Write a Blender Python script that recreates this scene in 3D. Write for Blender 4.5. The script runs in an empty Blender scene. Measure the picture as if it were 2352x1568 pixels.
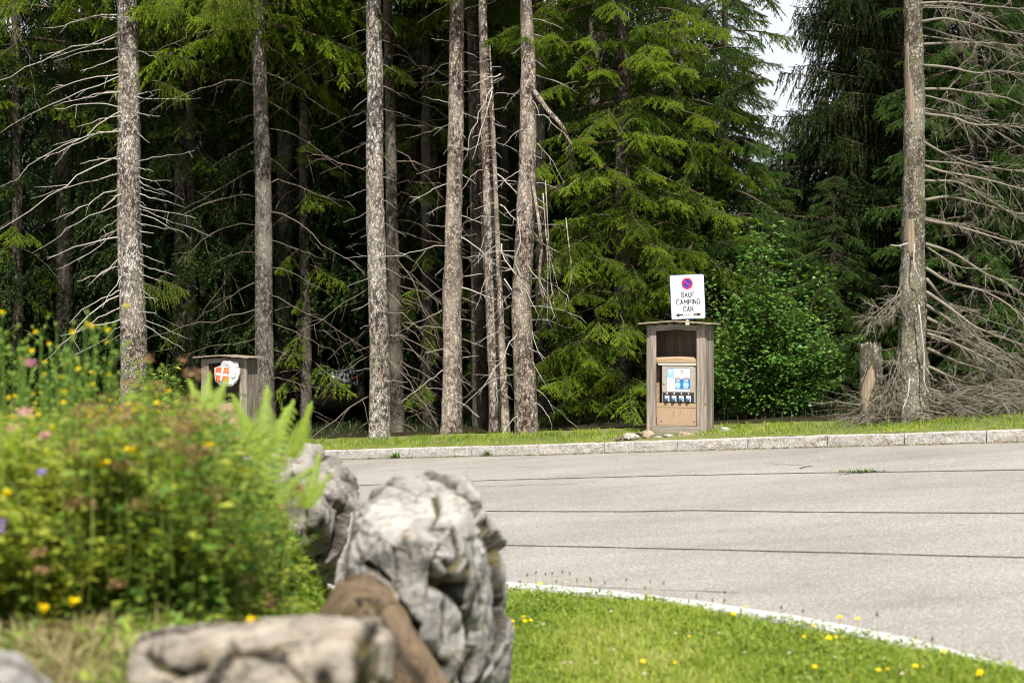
import bpy, bmesh, math, random
import numpy as np
from mathutils import Vector, Matrix, noise

# ------------------------------------------------------------------ camera, world, sun, exposure
SC = bpy.context.scene
COL = SC.collection
F = 3267.0            # focal length in units of a 2352 px wide picture (50 mm on 36 mm)
CZ = 1.708            # eye height above the parking lot

cam_d = bpy.data.cameras.new("camera")
cam_d.lens = 50.0; cam_d.sensor_width = 36.0
cam_d.clip_start = 0.05; cam_d.clip_end = 2000
cam_d.dof.use_dof = True
cam_d.dof.focus_distance = 21.5
cam_d.dof.aperture_fstop = 2.3
cam = bpy.data.objects.new("camera", cam_d); COL.objects.link(cam)
cam.location = (0, 0, CZ); cam.rotation_euler = (math.radians(90), 0, 0)
SC.camera = cam

SUN_EL = math.radians(54); SUN_AZ = math.radians(7)      # sun high behind the camera, a touch to the right
world = bpy.data.worlds.new("World"); SC.world = world; world.use_nodes = True
nt = world.node_tree; nt.nodes.clear()
wo = nt.nodes.new("ShaderNodeOutputWorld"); bg = nt.nodes.new("ShaderNodeBackground")
sky = nt.nodes.new("ShaderNodeTexSky"); sky.sky_type = 'NISHITA'; sky.sun_disc = False
sky.sun_elevation = SUN_EL; sky.sun_rotation = math.pi - SUN_AZ
tc = nt.nodes.new("ShaderNodeTexCoord"); mp = nt.nodes.new("ShaderNodeMapping")
mp.inputs['Scale'].default_value = (1, 1, 2.6)
nz = nt.nodes.new("ShaderNodeTexNoise"); nz.inputs['Scale'].default_value = 1.9; nz.inputs['Detail'].default_value = 7
rp = nt.nodes.new("ShaderNodeValToRGB"); rp.color_ramp.elements[0].position = .36; rp.color_ramp.elements[1].position = .50
rp.color_ramp.elements[0].color = (0, 0, 0, 1)
mx = nt.nodes.new("ShaderNodeMix"); mx.data_type = 'RGBA'
mx.inputs[7].default_value = (7.6, 7.9, 8.3, 1)      # bright cloud, in the units of the sky texture
nt.links.new(tc.outputs['Generated'], mp.inputs[0]); nt.links.new(mp.outputs[0], nz.inputs['Vector'])
nt.links.new(nz.outputs[0], rp.inputs[0]); nt.links.new(rp.outputs[0], mx.inputs[0])
nt.links.new(sky.outputs[0], mx.inputs[6]); nt.links.new(mx.outputs[2], bg.inputs[0])
bg.inputs[1].default_value = 0.058
nt.links.new(bg.outputs[0], wo.inputs[0])

sun_d = bpy.data.lights.new("sun", 'SUN'); sun_d.energy = 4.4; sun_d.angle = math.radians(.53); sun_d.color = (1, .955, .88)
sun = bpy.data.objects.new("sun", sun_d); COL.objects.link(sun)
sdir = Vector((math.sin(SUN_AZ) * math.cos(SUN_EL), -math.cos(SUN_AZ) * math.cos(SUN_EL), math.sin(SUN_EL)))
sun.rotation_euler = sdir.to_track_quat('Z', 'Y').to_euler()
sun.location = (4, -10, 30)

SC.view_settings.view_transform = 'Standard'; SC.view_settings.look = 'None'
SC.view_settings.gamma = 1.0; SC.view_settings.use_curve_mapping = False
SC.view_settings.exposure = 1.12
SC.render.engine = 'CYCLES'
cy = SC.cycles
cy.max_bounces = 6; cy.diffuse_bounces = 3; cy.glossy_bounces = 2; cy.transmission_bounces = 4; cy.transparent_max_bounces = 6
cy.use_denoising = True; cy.denoising_prefilter = 'ACCURATE'; cy.filter_width = 1.1
cy.sample_clamp_indirect = 6

# ------------------------------------------------------------------ helpers
rng = np.random.default_rng(7)
random.seed(7)
def U(a, b): return float(rng.uniform(a, b))

def tag(o, label=None, cat=None, group=None, kind=None):
    if label: o['label'] = label
    if cat: o['category'] = cat
    if group: o['group'] = group
    if kind: o['kind'] = kind
    return o
def empty(name, loc, rz=0.0):
    o = bpy.data.objects.new(name, None); COL.objects.link(o)
    o.empty_display_size = .2
    o.location = loc; o.rotation_euler = (0, 0, rz); return o
def link(name, me, parent=None, loc=(0, 0, 0)):
    o = bpy.data.objects.new(name, me); COL.objects.link(o)
    o.location = loc
    if parent is not None: o.parent = parent
    return o
def npmesh(name, V, Fs, mats, tint=None, smooth=False, midx=None):
    """V (n,3), Fs (m,k) with one k; tint per vertex"""
    V = np.asarray(V, dtype=np.float32); Fs = np.asarray(Fs, dtype=np.int32)
    me = bpy.data.meshes.new(name)
    me.vertices.add(len(V)); me.vertices.foreach_set('co', V.ravel())
    k = Fs.shape[1]
    me.loops.add(Fs.size); me.loops.foreach_set('vertex_index', Fs.ravel())
    me.polygons.add(len(Fs)); me.polygons.foreach_set('loop_start', np.arange(0, Fs.size, k, dtype=np.int32))
    if smooth: me.polygons.foreach_set('use_smooth', np.ones(len(Fs), dtype=bool))
    if not isinstance(mats, (list, tuple)): mats = [mats]
    for m in mats: me.materials.append(m)
    if midx is not None: me.polygons.foreach_set('material_index', np.asarray(midx, dtype=np.int32))
    if tint is not None:
        a = me.attributes.new('tint', 'FLOAT', 'POINT'); a.data.foreach_set('value', np.asarray(tint, dtype=np.float32))
    me.update(calc_edges=True)
    return me

class Acc:
    """collects triangles"""
    def __init__(s): s.V = []; s.T = []; s.C = []; s.M = []; s.n = 0
    def add(s, V, T, c=0.5, m=0):
        V = np.asarray(V, float).reshape(-1, 3); T = np.asarray(T, int).reshape(-1, 3)
        s.V.append(V); s.T.append(T + s.n); s.n += len(V)
        s.C.append(np.full(len(V), c) if np.isscalar(c) else np.asarray(c)); s.M.append(np.full(len(T), m))
    def arrays(s): return np.concatenate(s.V), np.concatenate(s.T), np.concatenate(s.C), np.concatenate(s.M)
    def mesh(s, name, mats, smooth=False):
        V, T, C, M = s.arrays(); return npmesh(name, V, T, mats, C, smooth, M)
    def tube(s, P, R, sides=5, c=0.5, m=0, cap=True):
        P = np.asarray(P, float); n = len(P); R = np.broadcast_to(np.asarray(R, float), (n,))
        T = np.gradient(P, axis=0); T /= np.linalg.norm(T, axis=1)[:, None] + 1e-9
        up = np.array([0, 0, 1.]) if abs(T[0][2]) < .9 else np.array([1., 0, 0])
        A = np.cross(T, up); A /= np.linalg.norm(A, axis=1)[:, None] + 1e-9
        B = np.cross(T, A)
        a = np.arange(sides) * 2 * math.pi / sides
        V = P[:, None] + R[:, None, None] * (A[:, None] * np.cos(a)[None, :, None] + B[:, None] * np.sin(a)[None, :, None])
        V = V.reshape(-1, 3); i = np.arange(n - 1)[:, None] * sides; j = np.arange(sides)[None]; j2 = (j + 1) % sides
        q0 = (i + j).ravel(); q1 = (i + j2).ravel(); q2 = q1 + sides; q3 = q0 + sides
        T3 = np.concatenate([np.stack([q0, q1, q2], 1), np.stack([q0, q2, q3], 1)])
        if cap:
            e = np.arange(1, sides - 1); b = (n - 1) * sides
            T3 = np.concatenate([T3, np.stack([e * 0 + b, b + e, b + e + 1], 1), np.stack([e * 0, e + 1, e], 1)])
        s.add(V, T3, c, m)
    def box(s, x0, x1, y0, y1, z0, z1, c=0.5, m=0):
        V = [(x, y, z) for x in (x0, x1) for y in (y0, y1) for z in (z0, z1)]
        q = [(0, 1, 3, 2), (4, 6, 7, 5), (0, 4, 5, 1), (2, 3, 7, 6), (0, 2, 6, 4), (1, 5, 7, 3)]
        T = []
        for a, b, c_, d in q: T += [(a, b, c_), (a, c_, d)]
        s.add(V, T, c, m)
    def quad(s, a, b, c_, d, c=0.5, m=0): s.add([a, b, c_, d], [(0, 1, 2), (0, 2, 3)], c, m)

def from_bm(name, bm, mats, smooth=False):
    me = bpy.data.meshes.new(name)
    if smooth:
        for f in bm.faces: f.smooth = True
    bm.to_mesh(me); bm.free()
    for m in (mats if isinstance(mats, (list, tuple)) else [mats]): me.materials.append(m)
    return me
def plank(x0, x1, y0, y1, z0, z1, mat, bev=.004, seed=0, name='plank', wob=.0015, cuts=0):
    bm = bmesh.new(); bmesh.ops.create_cube(bm, size=1)
    for v in bm.verts:
        v.co = Vector(((x0 + x1) / 2 + v.co.x * (x1 - x0), (y0 + y1) / 2 + v.co.y * (y1 - y0), (z0 + z1) / 2 + v.co.z * (z1 - z0)))
    bmesh.ops.bevel(bm, geom=bm.edges[:], offset=bev, segments=1, affect='EDGES')
    r = random.Random(seed)
    for v in bm.verts: v.co += Vector((r.uniform(-wob, wob), r.uniform(-wob, wob), r.uniform(-wob, wob)))
    return from_bm(name, bm, mat)

# ------------------------------------------------------------------ materials
def mat(name, rough=.8, spec=.3):
    m = bpy.data.materials.new(name); m.use_nodes = True
    b = m.node_tree.nodes['Principled BSDF']; b.inputs['Roughness'].default_value = rough
    b.inputs['Specular IOR Level'].default_value = spec
    return m, m.node_tree, b
def N(t, kind, **kw):
    n = t.nodes.new(kind)
    for k, v in kw.items():
        if k in n.inputs: n.inputs[k].default_value = v
        else: setattr(n, k, v)
    return n
def ramp(t, src, stops):
    r = t.nodes.new('ShaderNodeValToRGB'); e = r.color_ramp.elements
    while len(e) < len(stops): e.new(.5)
    for i, (p, c) in enumerate(stops):
        e[i].position = p; e[i].color = (*c, 1) if len(c) == 3 else c
    t.links.new(src, r.inputs[0]); return r.outputs[0]
def mixc(t, fac, a, b, mode='MIX'):
    m = t.nodes.new('ShaderNodeMix'); m.data_type = 'RGBA'; m.blend_type = mode
    for s, v in ((0, fac), (6, a), (7, b)):
        if hasattr(v, 'is_linked') or hasattr(v, 'links'): t.links.new(v, m.inputs[s])
        elif s == 0: m.inputs[0].default_value = v
        else: m.inputs[s].default_value = (*v, 1)
    return m.outputs[2]
def coords(t, scale=(1, 1, 1), kind='Object'):
    tc = t.nodes.new('ShaderNodeTexCoord'); mp = t.nodes.new('ShaderNodeMapping'); mp.inputs['Scale'].default_value = scale
    t.links.new(tc.outputs[kind], mp.inputs[0]); return mp.outputs[0]
def noi(t, vec, scale, detail=4, rough=.55):
    n = N(t, 'ShaderNodeTexNoise', Scale=scale, Detail=detail, Roughness=rough); t.links.new(vec, n.inputs['Vector']); return n.outputs[0]
def vor(t, vec, scale, feature='F1', out=0, rnd=1.0):
    n = t.nodes.new('ShaderNodeTexVoronoi'); n.feature = feature; n.inputs['Scale'].default_value = scale
    n.inputs['Randomness'].default_value = rnd
    t.links.new(vec, n.inputs['Vector']); return n.outputs[out]
def bump(t, b, h, strength=.5, dist=.01, prev=None):
    n = N(t, 'ShaderNodeBump', Strength=strength, Distance=dist); t.links.new(h, n.inputs['Height'])
    if prev is not None: t.links.new(prev, n.inputs['Normal'])
    t.links.new(n.outputs[0], b.inputs['Normal']); return n.outputs[0]
def plain(name, col, rough=.6, spec=.3, metal=0.0):
    m, t, b = mat(name, rough, spec); b.inputs['Metallic'].default_value = metal
    v = coords(t); n = noi(t, v, 30, 5)
    c = ramp(t, n, [(.3, tuple(x * .86 for x in col)), (.7, tuple(min(1, x * 1.08) for x in col))])
    t.links.new(c, b.inputs['Base Color']); return m
def leafmat(name, stops, trans=.35, rough=.55, spec=.25, tcol=(1.25, 1.25, .5), objvar=.18):
    m, t, b = mat(name, rough, spec)
    at = t.nodes.new('ShaderNodeAttribute'); at.attribute_name = 'tint'
    c = ramp(t, at.outputs['Fac'], stops)
    oi = t.nodes.new('ShaderNodeObjectInfo')
    mr = N(t, 'ShaderNodeMapRange'); mr.inputs[3].default_value = 1 - objvar; mr.inputs[4].default_value = 1 + objvar
    t.links.new(oi.outputs['Random'], mr.inputs[0])
    cb = t.nodes.new('ShaderNodeCombineColor')
    for i in range(3): t.links.new(mr.outputs[0], cb.inputs[i])
    c = mixc(t, 1.0, c, cb.outputs[0], 'MULTIPLY')
    t.links.new(c, b.inputs['Base Color'])
    tr = t.nodes.new('ShaderNodeBsdfTranslucent')
    t.links.new(mixc(t, 1.0, c, tcol, 'MULTIPLY'), tr.inputs[0])
    ms = t.nodes.new('ShaderNodeMixShader'); ms.inputs[0].default_value = trans
    t.links.new(b.outputs[0], ms.inputs[1]); t.links.new(tr.outputs[0], ms.inputs[2])
    t.links.new(ms.outputs[0], t.nodes['Material Output'].inputs[0])
    return m

def barkmat(name, light, dark, warm=.0, lichen=.35, moss=0.0):
    m, t, b = mat(name, .95, .1)
    v = coords(t, (1, 1, .62))
    warp = t.nodes.new('ShaderNodeMix'); warp.data_type = 'VECTOR'; warp.inputs[0].default_value = .035
    nn = t.nodes.new('ShaderNodeTexNoise'); nn.inputs['Scale'].default_value = 22; t.links.new(v, nn.inputs['Vector'])
    t.links.new(v, warp.inputs[4]); t.links.new(nn.outputs['Color'], warp.inputs[5]); w = warp.outputs[1]
    cr = vor(t, w, 26, 'DISTANCE_TO_EDGE')
    pl = vor(t, w, 26, 'F1', 1)
    fine = noi(t, v, 120, 3); big = noi(t, v, 2.2, 3); mid = noi(t, v, 17, 5, .65)
    sep = t.nodes.new('ShaderNodeSeparateColor'); t.links.new(pl, sep.inputs[0])
    crk = ramp(t, cr, [(.0, (0, 0, 0)), (.13, (1, 1, 1))])
    midr = ramp(t, mid, [(.43, (0, 0, 0)), (.53, (1, 1, 1))])
    plate = mixc(t, sep.outputs[0], tuple(x * .7 for x in light), tuple(min(1, x * 1.12) for x in light))
    plate = mixc(t, ramp(t, fine, [(.35, (0, 0, 0)), (.7, (1, 1, 1))]), tuple(x * .7 for x in light), plate)
    mask = mixc(t, 1.0, crk, midr, 'MULTIPLY')
    c = mixc(t, mask, dark, plate)
    c = mixc(t, 1.0, c, ramp(t, noi(t, coords(t, (1, 1, .35)), 1.6, 3), [(.35, (.62, .56, .50)), (.6, (1.08, 1.06, 1.04))]), 'MULTIPLY')
    c = mixc(t, ramp(t, big, [(.45, (0, 0, 0)), (.7, (lichen,) * 3)]), c, (light[0] * 1.25, light[1] * 1.27, light[2] * 1.15))
    if moss > 0:
        mo = noi(t, v, 6, 5, .7)
        c = mixc(t, ramp(t, mo, [(.5, (0, 0, 0)), (.62, (moss,) * 3)]), c, (.09, .095, .03))
    t.links.new(c, b.inputs['Base Color'])
    h = t.nodes.new('ShaderNodeMath'); h.operation = 'MULTIPLY'; t.links.new(crk, h.inputs[0]); t.links.new(midr, h.inputs[1])
    n1 = bump(t, b, h.outputs[0], .9, .012)
    bump(t, b, fine, .4, .004, n1)
    return m

M = {}
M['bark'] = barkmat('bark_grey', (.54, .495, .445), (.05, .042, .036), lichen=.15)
M['bark_shaded'] = barkmat('bark_shaded', (.16, .14, .12), (.03, .025, .02), lichen=.6)  # bark with shade put into its colour, for the dim trunks
M['bark_part_shaded'] = barkmat('bark_part_shaded', (.27, .25, .22), (.04, .034, .028), lichen=.5)  # bark darkened less, shade painted in for the partly lit second trunk
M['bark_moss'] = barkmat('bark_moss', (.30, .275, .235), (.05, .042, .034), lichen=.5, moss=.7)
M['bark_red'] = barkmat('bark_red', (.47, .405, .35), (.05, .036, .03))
M['deadwood'] = plain('dead_wood_grey', (.36, .325, .285), .9, .1)
M['deadwood_shaded'] = plain('dead_wood_shaded', (.125, .10, .075), .9, .1)  # dead wood darkened in colour for branches standing in shade
M['deadwood_lichen'] = plain('dead_wood_lichen', (.19, .168, .13), .95, .05)

M['twig'] = plain('twig_brown', (.085, .062, .042), .9, .1)

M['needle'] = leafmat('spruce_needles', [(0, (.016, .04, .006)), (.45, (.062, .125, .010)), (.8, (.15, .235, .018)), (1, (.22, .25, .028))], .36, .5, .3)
M['needle_sunlit'] = leafmat('spruce_needles_sunlit', [(0, (.04, .09, .010)), (.45, (.145, .245, .022)), (.85, (.28, .38, .035)), (1, (.26, .24, .035))], .38)  # lit copy of the needles, sunlight put into the colour
M['needle_shaded'] = leafmat('spruce_needles_shaded', [(0, (.008, .020, .006)), (.5, (.022, .045, .010)), (1, (.045, .080, .015))], .2)  # needles darkened, the shade of the forest interior put into the colour
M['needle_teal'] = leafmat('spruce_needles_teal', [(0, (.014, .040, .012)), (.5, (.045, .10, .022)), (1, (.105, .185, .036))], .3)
M['beech'] = leafmat('broad_leaves', [(0, (.025, .07, .012)), (.5, (.065, .155, .025)), (1, (.15, .27, .045))], .4, .4, .4)
M['grass'] = leafmat('grass_blades', [(0, (.07, .125, .012)), (.45, (.20, .285, .03)), (.8, (.34, .39, .06)), (1, (.42, .37, .15))], .4, .5, .3)
M['verge'] = leafmat('verge_blades', [(0, (.09, .15, .02)), (.5, (.21, .28, .035)), (.85, (.33, .36, .06)), (1, (.42, .36, .15))], .35, .6, .2)
M['bush'] = leafmat('bank_leaves', [(0, (.035, .095, .014)), (.45, (.09, .19, .028)), (.8, (.20, .29, .04)), (1, (.34, .38, .05))], .4, .45, .35)
M['fern'] = leafmat('fern_leaves', [(0, (.13, .23, .025)), (.5, (.23, .32, .035)), (1, (.33, .38, .055))], .38, .5, .25)
M['feather'] = leafmat('yellow_green_stalks', [(0, (.12, .21, .03)), (.5, (.24, .32, .05)), (1, (.36, .36, .10))], .4)
M['dryleaf'] = leafmat('dry_stalks', [(0, (.12, .10, .04)), (.5, (.25, .21, .09)), (1, (.38, .33, .17))], .2, .8, .1, tcol=(1, 1, .8))
M['rust'] = leafmat('rusty_flower_heads', [(0, (.13, .07, .035)), (.5, (.23, .13, .065)), (1, (.33, .22, .12))], .25, .8, .1, tcol=(1.1, .9, .8))
M['yellow'] = leafmat('yellow_petals', [(0, (.78, .56, .0)), (1, (.90, .74, .015))], .3, .6, .1, tcol=(1.1, 1, .4), objvar=.05)
M['pink'] = leafmat('pink_petals', [(0, (.45, .18, .22)), (1, (.62, .35, .38))], .3, .7, .1, tcol=(1, 1, 1))
M['violet'] = leafmat('violet_petals', [(0, (.30, .20, .5)), (1, (.45, .34, .62))], .3, .7, .1, tcol=(1, 1, 1))
M['white_petal'] = leafmat('white_petals', [(0, (.55, .48, .40)), (1, (.75, .72, .62))], .3, .7, .1, tcol=(1, 1, 1))

def m_asphalt():
    m, t, b = mat('worn_asphalt', .9, .15); v = coords(t)
    a = vor(t, v, 115, 'F1', 1); sp = t.nodes.new('ShaderNodeSeparateColor'); t.links.new(a, sp.inputs[0])
    c = ramp(t, sp.outputs[0], [(0, (.155, .146, .135)), (.5, (.232, .220, .205)), (.86, (.288, .274, .256)), (1, (.42, .40, .375))])
    big = noi(t, v, .35, 5, .6); c = mixc(t, 1.0, c, ramp(t, big, [(.3, (.82, .81, .79)), (.7, (1.14, 1.13, 1.11))]), 'MULTIPLY')
    v2 = coords(t, (.25, 1.4, 1)); st = noi(t, v2, 1.5, 6, .7)
    c = mixc(t, 1.0, c, ramp(t, st, [(.32, (.90, .885, .87)), (.6, (1.04, 1.04, 1.03))]), 'MULTIPLY')
    sp2 = noi(t, v, 9, 2, .5)
    c = mixc(t, ramp(t, sp2, [(.76, (0, 0, 0)), (.79, (.7,) * 3)]), c, (.06, .055, .05))
    t.links.new(c, b.inputs['Base Color'])
    bump(t, b, vor(t, v, 75, 'F1', 0), .55, .006)
    return m
M['asphalt'] = m_asphalt()
M['tar'] = plain('bitumen_seam', (.035, .034, .034), .7, .3)

def m_granite(name, rustamt=.8, base=(.40, .385, .36)):
    m, t, b = mat(name, .85, .2); v = coords(t)
    a = vor(t, v, 110, 'F1', 1); sp = t.nodes.new('ShaderNodeSeparateColor'); t.links.new(a, sp.inputs[0])
    c = ramp(t, sp.outputs[0], [(0, tuple(x * .4 for x in base)), (.35, tuple(x * .85 for x in base)), (.7, base), (1, tuple(min(1, x * 1.45) for x in base))])
    r1 = noi(t, v, 11, 5, .7)
    c = mixc(t, ramp(t, r1, [(.55, (0, 0, 0)), (.68, (rustamt,) * 3)]), c, (.30, .18, .085))
    g = noi(t, v, 5, 5, .7); c = mixc(t, ramp(t, g, [(.55, (0, 0, 0)), (.75, (.6,) * 3)]), c, (.12, .11, .09))
    t.links.new(c, b.inputs['Base Color'])
    n1 = bump(t, b, noi(t, v, 28, 6, .7), 1.0, .03); bump(t, b, sp.outputs[1], .3, .004, n1)
    return m
M['granite'] = m_granite('split_granite', .7, (.42, .40, .365))
M['granite_pale'] = m_granite('pale_granite', .1, (.60, .59, .56))

def m_rock(name, base, dark, spots=.5, warm=(.42, .34, .24), stretch=(1, 1, 1.8), sc=1.0):
    m, t, b = mat(name, .9, .15); v = coords(t, stretch)
    n = noi(t, v, 4 * sc, 9, .62)
    c = ramp(t, n, [(.34, dark), (.45, tuple(x * .75 for x in base)), (.55, base), (.68, tuple(min(1, x * 1.3) for x in base))])
    w = noi(t, v, 7 * sc, 4, .6)
    c = mixc(t, ramp(t, w, [(.55, (0, 0, 0)), (.66, (spots,) * 3)]), c, warm)
    f = noi(t, v, 60, 4, .7)
    c = mixc(t, 1.0, c, ramp(t, f, [(.3, (.85, .85, .85)), (.7, (1.08, 1.08, 1.08))]), 'MULTIPLY')
    ck = vor(t, v, 3.1 * sc, 'DISTANCE_TO_EDGE')
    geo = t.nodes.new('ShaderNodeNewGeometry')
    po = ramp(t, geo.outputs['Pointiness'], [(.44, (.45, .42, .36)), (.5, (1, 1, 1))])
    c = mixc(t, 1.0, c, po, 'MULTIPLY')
    mo = noi(t, v, 3.3 * sc, 5, .7)
    c = mixc(t, ramp(t, mo, [(.60, (0, 0, 0)), (.68, (.75,) * 3)]), c, (.11, .088, .02))
    t.links.new(c, b.inputs['Base Color'])
    ck2 = ramp(t, vor(t, v, 9 * sc, 'DISTANCE_TO_EDGE'), [(0, (.35, .33, .3)), (.035, (1, 1, 1))])
    pk = ramp(t, noi(t, v, 5 * sc, 3), [(.48, (0, 0, 0)), (.58, (1, 1, 1))])
    c = mixc(t, pk, c, mixc(t, 1.0, c, ck2, 'MULTIPLY')); t.links.new(c, b.inputs['Base Color'])
    at_ = t.nodes.new('ShaderNodeAttribute'); at_.attribute_name = 'crack'
    crack_shade_moss = ramp(t, noi(t, v, 4.0 * sc, 4, .6), [(.50, (.04, .034, .026)), (.58, (.10, .085, .018))])  # shade painted into the cracks as near-black, with mossy patches
    c = mixc(t, ramp(t, at_.outputs['Fac'], [(.25, (0, 0, 0)), (.8, (.9,) * 3)]), c, crack_shade_moss); t.links.new(c, b.inputs['Base Color'])
    n1 = bump(t, b, n, .9, .06); n2 = bump(t, b, noi(t, v, 22, 7, .75), .9, .02, n1); bump(t, b, f, .5, .006, n2)
    return m
M['limestone'] = m_rock('grey_limestone', (.40, .38, .355), (.12, .11, .095), .35)
M['limestone_dark'] = m_rock('dark_limestone', (.31, .285, .255), (.09, .08, .065), .5, (.22, .15, .08))
M['limestone_warm'] = m_rock('warm_limestone', (.44, .385, .315), (.12, .10, .075), .5, (.36, .27, .17), (1.6, 1, 3))
M['rock_brown'] = m_rock('brown_rock', (.19, .135, .085), (.08, .05, .03), .5, (.32, .21, .12), (1, 1, 1))
M['rock_pale'] = m_rock('pale_field_stone', (.48, .44, .38), (.2, .17, .13), .6, (.42, .32, .2), (1, 1, 1), 3)
M['rock_tan'] = m_rock('tan_field_stone', (.40, .32, .22), (.15, .11, .07), .6, (.42, .30, .18), (1, 1, 1), 3)
M['rock_dark'] = m_rock('dark_field_stone', (.22, .18, .14), (.08, .06, .05), .4, (.3, .22, .14), (1, 1, 1), 3)

def m_wood(name, cols, scale=(38, 38, 1.6), knots=True, rough=.85):
    m, t, b = mat(name, rough, .15)
    oi = t.nodes.new('ShaderNodeObjectInfo'); tcn = t.nodes.new('ShaderNodeTexCoord')
    ad = t.nodes.new('ShaderNodeVectorMath'); ad.operation = 'MULTIPLY_ADD'
    cbx = t.nodes.new('ShaderNodeCombineXYZ')
    for i in range(3): t.links.new(oi.outputs['Random'], cbx.inputs[i])
    t.links.new(cbx.outputs[0], ad.inputs[0]); ad.inputs[1].default_value = (7, 5, 9); t.links.new(tcn.outputs['Object'], ad.inputs[2])
    mp = t.nodes.new('ShaderNodeMapping'); mp.inputs['Scale'].default_value = scale; t.links.new(ad.outputs[0], mp.inputs[0])
    v = mp.outputs[0]
    g = noi(t, v, 1.0, 7, .7)
    c = ramp(t, g, [(.25, cols[0]), (.45, cols[1]), (.62, cols[2]), (.8, cols[3])])
    mp2 = t.nodes.new('ShaderNodeMapping'); mp2.inputs['Scale'].default_value = tuple(x * .12 if x > 10 else x * .8 for x in scale); t.links.new(ad.outputs[0], mp2.inputs[0])
    big = noi(t, mp2.outputs[0], 1.0, 3)
    c = mixc(t, 1.0, c, ramp(t, big, [(.3, (.72, .70, .68)), (.7, (1.15, 1.13, 1.1))]), 'MULTIPLY')
    if knots:
        mp3 = t.nodes.new('ShaderNodeMapping'); mp3.inputs['Scale'].default_value = (9, 9, 4.5); t.links.new(ad.outputs[0], mp3.inputs[0])
        kn = vor(t, mp3.outputs[0], 1.0)
        c = mixc(t, ramp(t, kn, [(.07, (1, 1, 1)), (.13, (0, 0, 0))]), c, tuple(x * .35 for x in cols[1]))
    t.links.new(c, b.inputs['Base Color']); bump(t, b, g, .5, .003)
    return m
M['wood'] = m_wood('weathered_boards', [(.07, .055, .042), (.17, .145, .12), (.30, .265, .23), (.46, .42, .375)])
M['wood_h'] = m_wood('weathered_cross_boards', [(.12, .10, .085), (.22, .19, .165), (.32, .285, .25), (.42, .38, .34)], (1.6, 38, 38))
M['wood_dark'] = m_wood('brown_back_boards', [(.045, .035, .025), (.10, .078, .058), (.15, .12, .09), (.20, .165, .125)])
M['wood_roof'] = m_wood('roof_boards', [(.14, .10, .075), (.24, .19, .15), (.33, .28, .23), (.45, .40, .34)], (38, 1.6, 38), False)
M['wood_tan'] = m_wood('tan_wood', [(.22, .15, .095), (.32, .225, .14), (.40, .29, .19), (.47, .36, .25)], (1.6, 38, 38), False)
M['barewood'] = m_wood('bare_wood', [(.13, .10, .075), (.22, .17, .125), (.30, .235, .17), (.38, .31, .23)], (38, 38, 1.6), False)
M['plywood'] = plain('tan_board', (.34, .24, .155), .8, .1)
M['alu'] = plain('brushed_metal_box', (.33, .30, .25), .5, .4, .1)
M['alu_light'] = plain('metal_lid', (.60, .56, .48), .4, .5, .2)
M['black'] = plain('black_plastic', (.025, .02, .03), .5, .4)
M['white'] = plain('white_plastic', (.72, .71, .68), .5, .3)
M['paper'] = plain('white_paper', (.74, .73, .72), .6, .2)
M['bluecap'] = plain('blue_socket_cap', (.035, .14, .24), .35, .5)
M['print_blue'] = plain('print_blue', (.02, .15, .36), .6, .2)
M['print_cyan'] = plain('print_cyan', (.35, .68, .78), .6, .2)
M['print_coral'] = plain('print_coral', (.75, .22, .16), .6, .2)
M['print_sky'] = plain('print_sky', (.25, .42, .62), .6, .2)
M['print_dark'] = plain('print_dark', (.04, .05, .10), .6, .2)
M['print_grey'] = plain('print_grey', (.35, .36, .42), .6, .2)
M['sign_white'] = plain('sign_white', (.80, .80, .80), .4, .4)
M['sign_red'] = plain('sign_red', (.62, .012, .02), .4, .4)
M['sign_blue'] = plain('sign_blue', (.02, .03, .30), .4, .4)
M['sign_black'] = plain('sign_black', (.012, .012, .015), .5, .3)
M['sign_edge'] = plain('sign_edge', (.10, .12, .30), .5, .3)
M['pole'] = plain('pole_paint', (.55, .48, .24), .5, .4)
M['steel'] = plain('zinc_steel', (.35, .34, .33), .4, .5, .6)
M['soil'] = None
def m_ground(name, stops, sc=3, bsc=20, spots=None):
    m, t, b = mat(name, .95, .05); v = coords(t); n = noi(t, v, sc, 8, .65)
    c = ramp(t, n, stops); f = noi(t, v, 45, 4, .7)
    c = mixc(t, 1.0, c, ramp(t, f, [(.3, (.6, .6, .6)), (.7, (1.25, 1.25, 1.25))]), 'MULTIPLY')
    t.links.new(c, b.inputs['Base Color']); bump(t, b, noi(t, v, bsc, 6, .7), .8, .03)
    return m
M['lawn_soil'] = m_ground('lawn_soil', [(.3, (.07, .10, .025)), (.5, (.10, .14, .03)), (.62, (.16, .12, .07)), (.75, (.13, .16, .04))])
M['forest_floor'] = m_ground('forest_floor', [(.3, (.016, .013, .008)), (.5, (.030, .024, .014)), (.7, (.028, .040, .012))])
M['verge_soil'] = m_ground('verge_soil', [(.3, (.10, .12, .035)), (.5, (.15, .17, .05)), (.7, (.19, .16, .08))])
M['bank_soil'] = m_ground('bank_soil', [(.3, (.05, .05, .02)), (.5, (.08, .09, .03)), (.7, (.13, .10, .06))])

# ------------------------------------------------------------------ ground geometry
def gz(x): return .0753 * 20 * math.tanh(x / 20)
def gzn(x): return .0753 * 20 * np.tanh(np.asarray(x) / 20)
def ray(X, Y, h=0.0):
    """ground point (height h over the slope) seen at picture position X,Y"""
    u = (X - 1176) / F; v = (784 - Y) / F; y = 10.0
    for _ in range(40): y = .5 * y + .5 * (CZ - gz(u * y) - h) / (-v)
    return Vector((u * y, y, gz(u * y) + h))
def at(X, Y, d): return Vector(((X - 1176) / F * d, d, CZ + (784 - Y) / F * d))
def nz2(x, y, s=1.0, o=0.0): return noise.noise(Vector((x * s + o, y * s - o, o * .37)))

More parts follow.
